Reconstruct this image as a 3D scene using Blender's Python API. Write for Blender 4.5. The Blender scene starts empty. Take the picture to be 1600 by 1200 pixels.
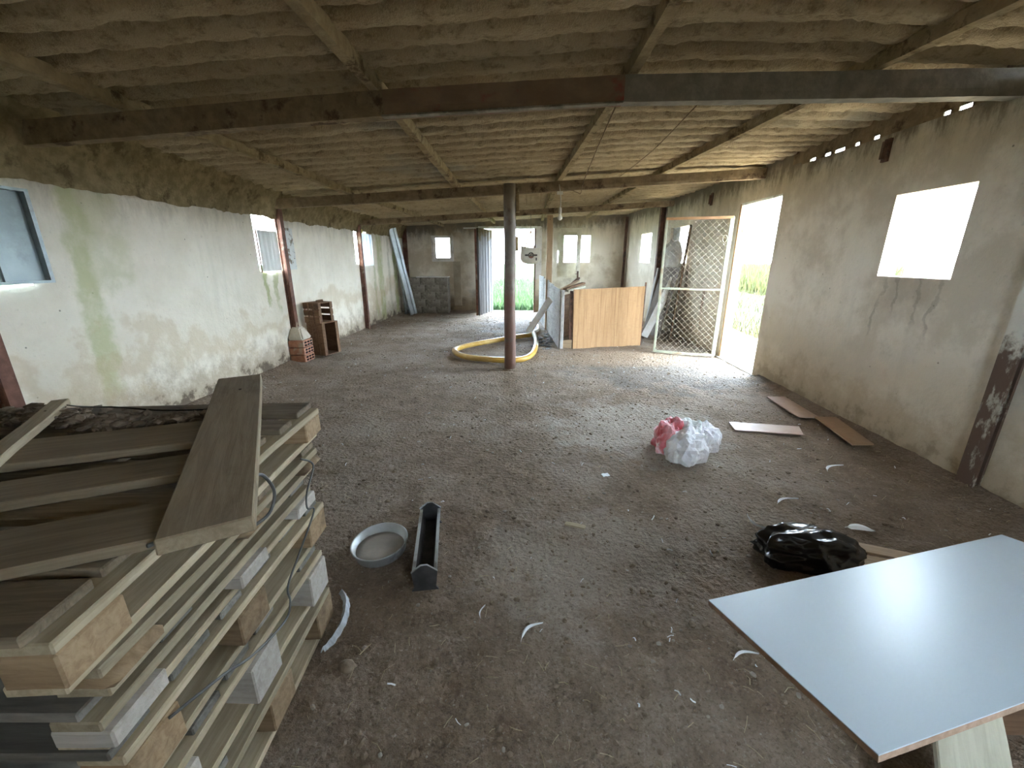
import bpy, bmesh, math, random
from mathutils import Vector, Matrix, Euler, noise
random.seed(7)
R = random.random
def U(a, b): return a + (b - a) * R()
scene = bpy.context.scene
COL = scene.collection

# ------------------------------------------------------------------ camera
cam_d = bpy.data.cameras.new('camera'); cam = bpy.data.objects.new('camera', cam_d); COL.objects.link(cam)
cam.location = (0, 0, 1.45)
cam.rotation_euler = (math.radians(90 - 16.861), 0, math.radians(2.276))
cam_d.sensor_width = 36; cam_d.lens = 14.625; cam_d.clip_start = 0.02; cam_d.clip_end = 400
scene.camera = cam
# ------------------------------------------------------------------ sky, sun, exposure
SKY = 1.0; SUN = 1.6; EXPOSURE = 5.9
w = bpy.data.worlds.new('sky'); scene.world = w; w.use_nodes = True
bg = w.node_tree.nodes['Background']; bg.inputs[0].default_value = (0.70, 0.85, 1.0, 1); bg.inputs[1].default_value = SKY
sd = bpy.data.lights.new('sun', 'SUN'); sd.energy = SUN; sd.angle = math.radians(1.5); sd.color = (1.0, 0.90, 0.74)
so = bpy.data.objects.new('sun', sd); COL.objects.link(so); so.location = (0, 0, 20)
so.rotation_euler = Vector((0.03, 0.32, -1.0)).to_track_quat('-Z', 'Y').to_euler()
vs = scene.view_settings; scene.display_settings.display_device = 'sRGB'
vs.view_transform = 'Standard'; vs.look = 'None'; vs.gamma = 1; vs.use_curve_mapping = False; vs.exposure = EXPOSURE
try:
    scene.cycles.max_bounces = 14; scene.cycles.diffuse_bounces = 9; scene.cycles.transparent_max_bounces = 12
    scene.cycles.use_denoising = True; scene.cycles.caustics_reflective = False; scene.cycles.caustics_refractive = False
    scene.cycles.sample_clamp_indirect = 12
except Exception: pass

# ------------------------------------------------------------------ material helpers
class M:
    def __init__(s, name):
        s.m = bpy.data.materials.new(name); s.m.use_nodes = True
        s.t = s.m.node_tree; s.b = s.t.nodes['Principled BSDF']; s._o = None
    def nd(s, t): return s.t.nodes.new(t)
    def ln(s, a, b): s.t.links.new(a, b)
    def put(s, sock, v):
        if isinstance(v, bpy.types.NodeSocket): s.ln(v, sock)
        elif isinstance(v, (tuple, list)): sock.default_value = (*v, 1) if len(v) == 3 and sock.type == 'RGBA' else v
        else: sock.default_value = v
    def obj(s):
        if not s._o: s._o = s.nd('ShaderNodeTexCoord').outputs['Object']
        return s._o
    def map(s, sc=(1, 1, 1), loc=(0, 0, 0), rot=(0, 0, 0), v=None):
        n = s.nd('ShaderNodeMapping'); s.put(n.inputs[0], v or s.obj()); n.inputs[1].default_value = loc; n.inputs[2].default_value = rot; n.inputs[3].default_value = sc
        return n.outputs[0]
    def noise(s, scale, detail=5, rough=.6, v=None, dist=0):
        n = s.nd('ShaderNodeTexNoise'); s.put(n.inputs['Vector'], v or s.obj()); n.inputs['Scale'].default_value = scale
        n.inputs['Detail'].default_value = detail; n.inputs['Roughness'].default_value = rough; n.inputs['Distortion'].default_value = dist
        return n.outputs[0]
    def vor(s, scale, v=None, feat='F1', rnd=1):
        n = s.nd('ShaderNodeTexVoronoi'); n.feature = feat; s.put(n.inputs['Vector'], v or s.obj()); n.inputs['Scale'].default_value = scale
        n.inputs['Randomness'].default_value = rnd
        return n.outputs[0]
    def math(s, op, a, b=0.0, clamp=False):
        n = s.nd('ShaderNodeMath'); n.operation = op; n.use_clamp = clamp; s.put(n.inputs[0], a); s.put(n.inputs[1], b); return n.outputs[0]
    def rng(s, v, a, b, c=0., d=1.):
        n = s.nd('ShaderNodeMapRange'); n.interpolation_type = 'SMOOTHSTEP'; s.put(n.inputs[0], v)
        for i, k in enumerate((a, b, c, d)): s.put(n.inputs[i + 1], k)
        return n.outputs[0]
    def mix(s, f, a, b, blend='MIX'):
        n = s.nd('ShaderNodeMix'); n.data_type = 'RGBA'; n.blend_type = blend; s.put(n.inputs[0], f); s.put(n.inputs[6], a); s.put(n.inputs[7], b); return n.outputs[2]
    def sep(s, v=None):
        n = s.nd('ShaderNodeSeparateXYZ'); s.put(n.inputs[0], v or s.obj()); return n.outputs
    def rand(s): return s.nd('ShaderNodeObjectInfo').outputs['Random']
    def bump(s, h, strength=.4, dist=.01):
        n = s.nd('ShaderNodeBump'); n.inputs['Strength'].default_value = strength; n.inputs['Distance'].default_value = dist; s.put(n.inputs['Height'], h); s.ln(n.outputs[0], s.b.inputs['Normal'])
    def out(s, col, rough=.85, metal=0., spec=.3):
        s.put(s.b.inputs['Base Color'], col); s.put(s.b.inputs['Roughness'], rough); s.put(s.b.inputs['Metallic'], metal); s.b.inputs['Specular IOR Level'].default_value = spec
        return s.m

def simple(name, c1, c2, scale=8, rough=.8, metal=0., bump=.25, sc=(1, 1, 1), c3=None, spec=.3, bscale=None, vary=0.):
    k = M(name); v = k.map(sc)
    f = k.rng(k.noise(scale, v=v), .35, .68)
    c = k.mix(f, c1, c2)
    if c3: c = k.mix(k.rng(k.noise(scale * .37, 6, .7, v=k.map(sc, (3.1, 1.7, 5.2))), .52, .64), c, c3)
    if vary:
        g = k.rng(k.rand(), 0, 1, 1 - vary, 1 + vary); n = k.nd('ShaderNodeVectorMath'); n.operation = 'SCALE'; k.ln(c, n.inputs[0]); k.ln(g, n.inputs['Scale']); c = n.outputs[0]
    if bump: k.bump(k.noise(bscale or scale * 3, 5, .6, v=v), bump)
    return k.out(c, rough, metal, spec)

def wood(name, c1, c2, dark, rough=.85, vary=.25, dirt=.5):
    # grain runs along the local x axis of each board
    k = M(name); r = k.rand()
    off = k.nd('ShaderNodeCombineXYZ'); k.ln(k.math('MULTIPLY', r, 37.), off.inputs[0]); k.ln(k.math('MULTIPLY', r, 91.), off.inputs[2])
    ad = k.nd('ShaderNodeVectorMath'); k.ln(k.obj(), ad.inputs[0]); k.ln(off.outputs[0], ad.inputs[1]); base = ad.outputs[0]
    v = k.map((2.2, 30, 30), v=base)
    g = k.noise(1.6, 6, .65, v=v, dist=.6)
    c = k.mix(k.rng(g, .3, .7), c1, c2)
    st = k.noise(3.0, 6, .7, v=k.map((1, 2.2, 2.2), v=base))
    c = k.mix(k.math('MULTIPLY', k.rng(st, .50, .70), dirt), c, dark)
    c = k.mix(k.rng(k.vor(5, v=k.map((.7, 1.5, 1.5), v=base)), .06, .02), c, (.04, .025, .015))
    gl = k.rng(r, 0, 1, 1 - vary, 1 + vary); n = k.nd('ShaderNodeVectorMath'); n.operation = 'SCALE'; k.ln(c, n.inputs[0]); k.ln(gl, n.inputs['Scale'])
    k.bump(g, .35, .004)
    return k.out(n.outputs[0], rough, 0, .25)

MT = {}
MT['pallet'] = wood('weathered_pallet_wood', (.165, .130, .088), (.28, .225, .155), (.07, .052, .036))
MT['pallet_grey'] = wood('grey_pallet_wood', (.14, .13, .112), (.225, .21, .18), (.06, .05, .04))
MT['edge'] = wood('pale_sawn_wood', (.33, .27, .175), (.45, .375, .26), (.16, .12, .08), dirt=.5)
MT['loose'] = wood('loose_board_wood', (.255, .200, .130), (.345, .275, .185), (.12, .085, .05), vary=.12, dirt=.35)
MT['block'] = wood('block_wood', (.24, .16, .09), (.35, .25, .15), (.10, .065, .04), vary=.3)
MT['block_pale'] = wood('pale_block_wood', (.40, .36, .31), (.50, .46, .41), (.18, .145, .11), vary=.15, dirt=.4)
MT['crate'] = wood('crate_wood', (.15, .085, .05), (.24, .145, .085), (.07, .042, .027))
MT['plankgrey'] = wood('grey_board_wood', (.30, .29, .27), (.45, .43, .40), (.13, .11, .09), dirt=.6)
MT['whiteplank'] = simple('white_painted_board', (.80, .80, .78), (.86, .86, .84), 6, .6, c3=(.70, .68, .62))
MT['osb'] = None
MT['rust'] = simple('rusty_red_steel', (.12, .055, .038), (.21, .10, .068), 9, .75, .1, .3, c3=(.34, .27, .20))
MT['rustdark'] = simple('dark_rusty_steel', (.10, .060, .045), (.20, .11, .08), 11, .8, .1, .3, c3=(.05, .035, .03))
MT['galv'] = simple('galvanised_sheet', (.50, .56, .60), (.62, .68, .72), 5, .38, .75, .05, c3=(.45, .50, .52))
MT['galvdull'] = simple('dull_galvanised_sheet', (.30, .34, .35), (.40, .44, .45), 6, .5, .45, .08, c3=(.24, .25, .24))
MT['concrete'] = simple('grey_concrete', (.22, .20, .165), (.34, .31, .26), 7, .95, 0, .5, c3=(.13, .115, .09))
MT['black'] = simple('black_plastic_film', (.006, .006, .008), (.012, .012, .015), 5, .22, 0, 0, spec=.6)
MT['feather'] = simple('white_feather', (.80, .82, .84), (.92, .93, .94), 9, .8, bump=0)

# ------------------------------------------------------------------ mesh helpers
def link(name, me, mat=None, parent=None, smooth=False):
    o = bpy.data.objects.new(name, me); COL.objects.link(o)
    if mat is not None:
        for m_ in (mat if isinstance(mat, (list, tuple)) else [mat]): me.materials.append(m_)
    if smooth:
        for p in me.polygons: p.use_smooth = True
    if parent is not None: adopt(o, parent)
    return o
def wm(o):
    m = Matrix.LocRotScale(o.location, o.rotation_euler, o.scale)
    return (wm(o.parent) @ o.matrix_parent_inverse @ m) if o.parent else m
def adopt(o, parent):
    o.parent = parent; o.matrix_parent_inverse = wm(parent).inverted()
def tag(o, label=None, cat=None, group=None, kind=None):
    if label: o['label'] = label
    if cat: o['category'] = cat
    if group: o['group'] = group
    if kind: o['kind'] = kind
    return o
def empty(name, loc=(0, 0, 0), label=None, cat=None, group=None, rz=0, kind=None):
    o = bpy.data.objects.new(name, None); COL.objects.link(o); o.location = loc; o.rotation_euler = (0, 0, rz); o.empty_display_size = .1
    return tag(o, label, cat, group, kind)
def mesh(name, v, f):
    me = bpy.data.meshes.new(name); me.from_pydata([tuple(p) for p in v], [], f); me.update(); return me
BOXF = [(0, 3, 2, 1), (4, 5, 6, 7), (0, 1, 5, 4), (1, 2, 6, 5), (2, 3, 7, 6), (3, 0, 4, 7)]
def boxv(x0, x1, y0, y1, z0, z1): return [(x0, y0, z0), (x1, y0, z0), (x1, y1, z0), (x0, y1, z0), (x0, y0, z1), (x1, y0, z1), (x1, y1, z1), (x0, y1, z1)]
class MB:
    def __init__(s): s.v = []; s.f = []; s.mi = []
    def add(s, v, f, mi=0):
        n = len(s.v); s.v += [tuple(p) for p in v]; s.f += [tuple(i + n for i in q) for q in f]; s.mi += [mi] * len(f); return s
    def box(s, x0, x1, y0, y1, z0, z1, mi=0): return s.add(boxv(x0, x1, y0, y1, z0, z1), BOXF, mi)
    def tube(s, pts, r, n=6, mi=0, closed=False, cap=True):
        pts = [Vector(p) for p in pts]; k = len(pts); rings = []
        for i, p in enumerate(pts):
            a = pts[(i - 1) % k] if (i or closed) else p; b = pts[(i + 1) % k] if (i < k - 1 or closed) else p
            d = (b - a).normalized(); u = d.orthogonal().normalized() if not rings else (rings[-1][1] - d * rings[-1][1].dot(d)).normalized()
            w_ = d.cross(u); rr = r[i] if isinstance(r, (list, tuple)) else r
            rings.append(([p + (u * math.cos(2 * math.pi * j / n) + w_ * math.sin(2 * math.pi * j / n)) * rr for j in range(n)], u))
        v = [q for g, _ in rings for q in g]; f = []
        for i in range(k if closed else k - 1):
            for j in range(n):
                a = i * n + j; b = i * n + (j + 1) % n; c = ((i + 1) % k) * n + (j + 1) % n; d_ = ((i + 1) % k) * n + j
                f.append((a, b, c, d_))
        if cap and not closed: f += [tuple(range(n - 1, -1, -1)), tuple(range((k - 1) * n, k * n))]
        return s.add(v, f, mi)
    def build(s, name, mat, parent=None, smooth=False):
        me = mesh(name, s.v, s.f); o = link(name, me, mat, parent, smooth)
        if any(s.mi): me.polygons.foreach_set('material_index', s.mi)
        return o
def bevel_mesh(me, w_, seg=1):
    bm = bmesh.new(); bm.from_mesh(me); bmesh.ops.bevel(bm, geom=bm.edges[:], offset=w_, segments=seg, affect='EDGES', clamp_overlap=True); bm.to_mesh(me); bm.free()
def board(name, mat, size, loc, rot=(0, 0, 0), parent=None, bev=.003, warp=.004, seg=3):
    """a plank: local x is its length; slightly uneven, with softened edges"""
    l, w_, t = size; v = []; f = []
    for i in range(seg + 1):
        x = -l / 2 + l * i / seg; dy = U(-warp, warp); dz = U(-warp, warp) * .5
        v += [(x, -w_ / 2 + dy, -t / 2 + dz), (x, w_ / 2 + dy + U(-warp, warp) * .5, -t / 2 + dz), (x, w_ / 2 + dy, t / 2 + dz), (x, -w_ / 2 + dy, t / 2 + dz)]
    for i in range(seg):
        a = i * 4
        for j in range(4): f.append((a + j, a + (j + 1) % 4, a + 4 + (j + 1) % 4, a + 4 + j))
    f = [tuple(reversed(q)) for q in f]
    f += [(0, 1, 2, 3), tuple(reversed((seg * 4, seg * 4 + 1, seg * 4 + 2, seg * 4 + 3)))]
    me = mesh(name, v, f)
    bm = bmesh.new(); bm.from_mesh(me); bmesh.ops.recalc_face_normals(bm, faces=bm.faces[:])
    if bev:
        es = [e for e in bm.edges if e.calc_face_angle(0) > .5]
        bmesh.ops.bevel(bm, geom=es, offset=bev, segments=1, affect='EDGES', clamp_overlap=True)
    bm.to_mesh(me); bm.free()
    o = link(name, me, mat); o.location = loc; o.rotation_euler = rot
    if parent is not None: adopt(o, parent)
    return o
def bar(name, mat, a, b, w_, t, parent=None, up=(0, 0, 1), **k):
    """board from point a to point b (centre line), width across, thickness along up"""
    a = Vector(a); b = Vector(b); x = (b - a).normalized(); z = Vector(up); z = (z - x * z.dot(x)).normalized(); y = z.cross(x)
    rot = Matrix((x, y, z)).transposed().to_euler()
    return board(name, mat, ((b - a).length, w_, t), (a + b) / 2, rot, parent, **k)
def smooth_path(pts, n=6, closed=False):
    pts = [Vector(p) for p in pts]; k = len(pts); out = []
    for i in range(k if closed else k - 1):
        p0, p1, p2, p3 = (pts[(i + j) % k] if closed else pts[min(max(i + j, 0), k - 1)] for j in (-1, 0, 1, 2))
        for q in range(n):
            t = q / n; out.append(.5 * ((2 * p1) + (p2 - p0) * t + (2 * p0 - 5 * p1 + 4 * p2 - p3) * t * t + (3 * p1 - p0 - 3 * p2 + p3) * t ** 3))
    if not closed: out.append(pts[-1])
    return out
def fbm(x, y, z=0., o=3): return noise.fractal(Vector((x, y, z)), .9, 2.1, o)

XL, XR, YB, YF = -3.4, 2.9, 11.7, -0.95
def xr(y): return XR if y < 6.6 else XR - .0731 * (y - 6.6)
def fz(x, y):
    h = .016 * fbm(x * .9, y * .9, 3.) + .008 * fbm(x * 5, y * 5, 1.)
    e = min(x - XL, xr(y) - x, YB - y if abs(x + .45) > .8 else 9)
    if 5.2 < y < 6.4 and x > 2: e = 9
    h += .05 * max(0, 1 - max(e, 0) / .28) ** 2
    return h
def ex_(x, y): return .13 * min(1, max(0, (5.8 - y) / 2.85)) * min(1, max(0, (2.9 - x) / 2.))   # the roof rises a little towards the near end
def pz_(x, y): return 2.36 + .051 * min(x, 1.6 + (x - 1.6) * .45) + ex_(x, y)      # underside of the purlins
def rz_(x, y=9.): return pz_(x, y) + .088         # roof sheet mid-plane

# ------------------------------------------------------------------ big materials
def floor_mat():
    k = M('trampled_dirt'); v = k.obj(); s = k.sep()
    big = k.noise(1.1, 5, .6); mid = k.noise(6, 6, .7); fine = k.noise(38, 5, .7)
    c = k.mix(k.rng(mid, .32, .68), (.185, .132, .090), (.285, .216, .155))
    c = k.mix(k.math('MULTIPLY', k.rng(big, .42, .66), .75), c, (.36, .30, .24))
    c = k.mix(k.math('MULTIPLY', k.rng(fine, .52, .72), .45), c, (.105, .078, .056))
    # trodden, dusty pale ground; by the right door, colour darkened to offset the glare
    def spot(cx, cy, rx, ry):
        a = k.math('DIVIDE', k.math('SUBTRACT', s[0], cx), rx); b = k.math('DIVIDE', k.math('SUBTRACT', s[1], cy), ry)
        d = k.math('ADD', k.math('MULTIPLY', a, a), k.math('MULTIPLY', b, b)); d = k.math('ADD', d, k.rng(k.noise(3, 5, .7), .2, .8, -.8, .8))
        return k.rng(d, 1.1, .2)
    for cx, cy, rx, ry, col, am in ((.9, 3.5, .8, .8, (.48, .43, .37), .7), (.35, 1.75, .7, .45, (.42, .365, .305), .55), (1.9, 5.3, 1.4, .9, (.15, .135, .12), .75), (-.3, 9.6, .9, 1.9, (.30, .29, .29), .5), (1.3, 6.2, 1.6, .55, (.33, .24, .16), .6)):
        c = k.mix(k.math('MULTIPLY', spot(cx, cy, rx, ry), am), c, col)
    sp = k.rng(k.vor(26), .17, .10); gate = k.rng(k.noise(3.3, 4), .42, .6)
    c = k.mix(k.math('MULTIPLY', k.math('MULTIPLY', sp, gate), .65), c, (.40, .34, .25))
    c = k.mix(k.math('MULTIPLY', k.rng(k.noise(85, 4, .7), .50, .66), .55), c, (.12, .09, .065)); c = k.mix(k.math('MULTIPLY', k.rng(k.noise(60, 4, .7, v=k.map((1, 1, 1), (7, 3, 2))), .56, .70), .6), c, (.42, .37, .30))
    k.bump(k.math('ADD', k.math('MULTIPLY', mid, 1.2), k.math('ADD', fine, k.math('MULTIPLY', k.vor(34), .5))), .95, .032)
    return k.out(c, .92, 0, .2)
def wall_mat(name, kind):
    k = M(name); s = k.sep(); x, y, z = s[0], s[1], s[2]
    n1 = k.noise(1.3, 6, .65); n2 = k.noise(5, 6, .7); n3 = k.noise(28, 4, .6)
    vs_ = k.noise(3., 5, .65, v=k.map((2.2, 2.2, .25)))           # run-down streaks
    c = k.mix(k.rng(n1, .35, .68), (.80, .735, .62), (.69, .62, .50))
    c = k.mix(k.math('MULTIPLY', k.rng(vs_, .50, .72), .38), c, (.60, .55, .44))
    if kind == 'right':
        c = k.mix(k.math('MULTIPLY', k.rng(n1, .44, .60), .5), c, (.52, .45, .34))
    c = k.mix(k.math('MULTIPLY', k.rng(n3, .62, .74), .25), c, (.33, .29, .21))
    c = k.mix(k.rng(k.vor(5.2), .045, .02, 0, .8), c, (.19, .165, .125))      # small chips
    # earth splashed along the foot, dark mould under the roof
    e = k.math('ADD', z, k.rng(n2, .25, .75, -.16, .16))
    c = k.mix(k.math('MULTIPLY', k.rng(e, .52, .16), .75), c, (.34, .265, .175))
    c = k.mix(k.math('MULTIPLY', k.rng(e, .17, .03), .85), c, (.085, .062, .042))
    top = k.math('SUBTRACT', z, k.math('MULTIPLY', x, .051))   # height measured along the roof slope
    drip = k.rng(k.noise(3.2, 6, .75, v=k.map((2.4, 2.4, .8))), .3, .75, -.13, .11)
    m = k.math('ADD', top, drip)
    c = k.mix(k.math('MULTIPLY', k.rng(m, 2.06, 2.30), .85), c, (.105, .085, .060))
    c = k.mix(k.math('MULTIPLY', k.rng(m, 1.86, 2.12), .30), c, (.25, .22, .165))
    def streak(yc, wd, z0, z1, col, am, slope=0.):
        yy = k.math('ADD', k.math('SUBTRACT', y, yc), k.math('MULTIPLY', k.math('SUBTRACT', z, 1.), slope))
        yy = k.math('ABSOLUTE', k.math('ADD', yy, k.rng(k.noise(4.5, 4), .2, .8, -.06, .06)))
        a = k.math('MULTIPLY', k.rng(yy, wd, wd * .35), k.rng(k.math('ADD', z, k.rng(n2, .2, .8, -.1, .1)), z0 - .08, z0 + .1))
        a = k.math('MULTIPLY', a, k.rng(z, z1 + .03, z1 - .03)); a = k.math('MULTIPLY', a, k.rng(k.noise(6, 4, .6), .25, .6, .35, 1.))
        return k.mix(k.math('MULTIPLY', a, am), c, col)
    if kind == 'left':
        for a in ((3.15, .13, .35, 2.0, (.46, .47, .25), .75, -.05), (3.35, .30, 1.2, 2.0, (.47, .47, .27), .5), (5.42, .07, .85, 1.30, (.32, .34, .12), .75), (5.62, .07, .80, 1.30, (.34, .35, .14), .7),
                  (9.75, .25, .1, 2.2, (.40, .41, .19), .8), (10.35, .10, .1, 2.2, (.46, .42, .30), .7), (10.85, .22, .1, 2.2, (.32, .34, .12), .85), (9.35, .10, .2, 1.3, (.38, .38, .2), .7)): c = streak(*a)
        # rising damp: brown tide mark
        b = k.math('ADD', z, k.rng(n1, .3, .7, -.3, .3)); c = k.mix(k.math('MULTIPLY', k.math('MULTIPLY', k.rng(b, .35, .62), k.rng(b, .85, .66)), .45), c, (.50, .38, .22))
    if kind == 'right':
        for a in ((3.38, .32, 1.08, 1.30, (.40, .35, .27), .5), (3.62, .025, .8, 1.30, (.3, .26, .2), .5), (3.48, .02, 1.0, 1.30, (.3, .26, .2), .5), (3.3, .02, .95, 1.3, (.3, .26, .2), .5), (3.15, .025, .9, 1.3, (.3, .26, .2), .5), (7.08, .07, .25, .95, (.20, .10, .055), .9), (7.8, .09, 0, 1.9, (.22, .15, .09), .8)): c = streak(*a)
        b = k.math('ADD', z, k.rng(n1, .3, .7, -.35, .35)); c = k.mix(k.math('MULTIPLY', k.rng(b, .85, .45), .5), c, (.56, .46, .31))
    if kind == 'back':
        b = k.math('ADD', z, k.rng(n1, .3, .7, -.25, .25)); c = k.mix(k.math('MULTIPLY', k.rng(b, .65, .25), .7), c, (.16, .125, .085))
        c = k.mix(k.math('MULTIPLY', k.rng(n1, .45, .6), .5), c, (.46, .37, .24))
    k.bump(k.math('ADD', n2, k.math('MULTIPLY', n3, .3)), .35, .02)
    return k.out(c, .93, 0, .15)
def roof_mat():
    k = M('dusty_cobwebbed_sheet'); n1 = k.noise(1.6, 5, .6); n2 = k.noise(14, 6, .75, v=k.map((.8, 1.4, 1))); n3 = k.noise(75, 4, .7)
    c = k.mix(k.rng(n1, .35, .65), (.43, .335, .21), (.52, .42, .275))
    c = k.mix(k.math('MULTIPLY', k.rng(n2, .48, .68), .7), c, (.17, .125, .07))
    c = k.mix(k.math('MULTIPLY', k.rng(n3, .50, .68), .5), c, (.54, .455, .31))
    c = k.mix(k.math('MULTIPLY', k.rng(k.noise(.9, 4, .5, v=k.map((1, 1, 1), (5, 2, 1))), .60, .72), .5), c, (.30, .30, .26))
    k.bump(k.math('ADD', n2, k.math('MULTIPLY', n3, .8)), .9, .02)
    return k.out(c, 1., 0, .05)
def osb_mat():
    k = M('weathered_plywood'); g = k.noise(2.5, 6, .7, v=k.map((7, 7, .8))); n = k.noise(12, 5, .7, v=k.map((1.2, 1.2, 2.5)))
    c = k.mix(k.rng(g, .3, .7), (.33, .190, .092), (.42, .255, .13)); c = k.mix(k.math('MULTIPLY', k.rng(n, .52, .7), .5), c, (.28, .17, .095))  # orange pushed in the colour to carry the warm light on the panel
    st = k.noise(2, 4, .6, v=k.map((14, 14, .3), (2, 1, 0))); c = k.mix(k.math('MULTIPLY', k.rng(st, .52, .68), .6), c, (.19, .10, .048))
    k.bump(g, .3, .004); return k.out(c, .8, 0, .2)
def grass_mat(name, c1, c2, c3):
    k = M(name); c = k.mix(k.rng(k.noise(.8, 6, .7), .35, .65), c1, c2); c = k.mix(k.rng(k.noise(7, 5, .7), .5, .7), c, c3)
    k.bump(k.noise(30, 5, .7), .8, .04); return k.out(c, .95, 0, .1)
MT['floor'] = floor_mat(); MT['wl'] = wall_mat('plaster_left', 'left'); MT['wr'] = wall_mat('plaster_right', 'right'); MT['wb'] = wall_mat('plaster_back', 'back')
MT['web'] = simple('brown_web_dirt', (.20, .155, .085), (.30, .24, .14), 12, 1., 0, .9, c3=(.13, .10, .055), spec=.05); MT['roof'] = roof_mat(); MT['osb'] = osb_mat()
MT['dust'] = simple('dusty_timber', (.27, .21, .125), (.36, .285, .175), 16, 1., 0, .6, sc=(1, 1, 1), c3=(.12, .085, .05), spec=.05)
MT['beamdust'] = simple('dust_browned_steel', (.20, .15, .095), (.28, .215, .14), 14, .95, 0, .4, c3=(.09, .06, .04), spec=.1)

# ------------------------------------------------------------------ floor
def grid(name, xs, ys, fn, mat, parent=None, flip=False, smooth=True):
    v = [fn(x, y) for y in ys for x in xs]; n = len(xs); f = []
    for j in range(len(ys) - 1):
        for i in range(n - 1):
            q = (j * n + i, j * n + i + 1, (j + 1) * n + i + 1, (j + 1) * n + i); f.append(q[::-1] if flip else q)
    return link(name, mesh(name, v, f), mat, parent, smooth)
def steps(a, b, d0, d1):
    out = [a]
    while out[-1] < b:
        t = min(1, max(0, (out[-1] - a) / (b - a))); out.append(min(b, out[-1] + d0 + (d1 - d0) * t))
    return out
fl = grid('floor', [-3.5 + i * .036 for i in range(int(6.56 / .036) + 1)], steps(YF - .1, YB + .16, .026, .07),
          lambda x, y: (x, y, fz(x, y) +  (.010 if y < 2.2 else max(.0035, .010 - .0045 * (y - 2.2))) * fbm(x * 17, y * 17, 9., 3)), MT['floor'])
tag(fl, 'bare trampled dirt floor littered with chaff', None, kind='structure')

# ------------------------------------------------------------------ walls (thick, with real openings)
def wall(name, u0, u1, z1fn, holes, to, mat, step=.5, th=.14, label=None):
    """wall in (u, z); to(u, z, d) gives the point at depth d (0 = inner face); holes = (ua, ub, za, zb)"""
    us = sorted(set([u0, u1] + [h for q in holes for h in q[:2]] + [u0 + i * step for i in range(1, int((u1 - u0) / step))]))
    us = [a for i, a in enumerate(us) if i == 0 or a - us[i - 1] > 1e-4]
    zs = sorted(set([-.12, 99.] + [h for q in holes for h in q[2:]] + [.6, 1.1]))
    zs = [a for i, a in enumerate(zs) if i == 0 or a - zs[i - 1] > 1e-4]
    def solid(i, j):
        if not (0 <= i < len(us) - 1 and 0 <= j < len(zs) - 1): return False
        uc = (us[i] + us[i + 1]) / 2; zc = (zs[j] + min(zs[j + 1], 3)) / 2
        return not any(a < uc < b and c < zc < d for a, b, c, d in holes)
    V = {}; v = []; f = []
    def P(i, j, d):
        q = (i, j, d)
        if q not in V: V[q] = len(v); v.append(to(us[i], min(zs[j], z1fn(us[i])), th * d))
        return V[q]
    for i in range(len(us) - 1):
        for j in range(len(zs) - 1):
            if not solid(i, j): continue
            f.append((P(i, j, 0), P(i, j + 1, 0), P(i + 1, j + 1, 0), P(i + 1, j, 0)))
            f.append((P(i, j, 1), P(i + 1, j, 1), P(i + 1, j + 1, 1), P(i, j + 1, 1)))
            for di, dj, a, b in ((-1, 0, (i, j), (i, j + 1)), (1, 0, (i + 1, j + 1), (i + 1, j)), (0, -1, (i + 1, j), (i, j)), (0, 1, (i, j + 1), (i + 1, j + 1))):
                if not solid(i + di, j + dj): f.append((P(*a, 0), P(*a, 1), P(*b, 1), P(*b, 0)))
    me = mesh(name, v, f); bm = bmesh.new(); bm.from_mesh(me); bmesh.ops.recalc_face_normals(bm, faces=bm.faces[:]); bm.to_mesh(me); bm.free()
    o = link(name, me, mat); tag(o, label, None, kind='structure'); return o
HL = [(2.10, 2.80, 1.27, 1.90), (5.32, 5.95, 1.29, 1.99), (8.40, 9.05, 1.33, 1.97)]
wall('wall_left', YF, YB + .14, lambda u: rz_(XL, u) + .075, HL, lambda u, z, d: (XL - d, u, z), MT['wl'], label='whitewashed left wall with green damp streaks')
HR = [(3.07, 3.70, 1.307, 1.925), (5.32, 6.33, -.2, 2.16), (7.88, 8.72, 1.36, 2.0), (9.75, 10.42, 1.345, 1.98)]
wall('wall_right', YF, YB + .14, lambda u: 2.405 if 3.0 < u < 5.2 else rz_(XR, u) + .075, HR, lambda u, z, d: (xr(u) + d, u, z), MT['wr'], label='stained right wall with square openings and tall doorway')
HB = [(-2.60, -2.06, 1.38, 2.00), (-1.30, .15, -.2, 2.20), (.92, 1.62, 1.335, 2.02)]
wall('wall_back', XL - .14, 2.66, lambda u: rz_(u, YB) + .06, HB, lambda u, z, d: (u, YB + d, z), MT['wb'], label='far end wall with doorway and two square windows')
HF = [(.95, 1.6, 1.2, 1.85)]  # unseen window, added and sized to bring light from right behind
wall('wall_front', XL - .14, XR + .14, lambda u: rz_(u, YF) + .06, HF, lambda u, z, d: (u, YF - d, z), MT['wb'], label='near end wall behind the viewer with an opening added for light')
# crumbling wall-head of the right wall: loose mortar lumps with chinks of daylight between them
t = MB()
for a, b in ((3.0, 3.27), (3.36, 3.42), (3.47, 4.03), (4.09, 4.25), (4.30, 4.43), (4.56, 4.62), (4.70, 4.84), (4.93, 5.2)): t.box(XR + .002, XR + .012, a, b, 2.404, 2.432)
t.box(XR - .004, XR + .008, 2.98, 5.22, 2.430, 2.60)
tag(t.build('trim_1', MT['beamdust']), 'dark crumbling mortar along the right wall head', kind='structure')

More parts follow.
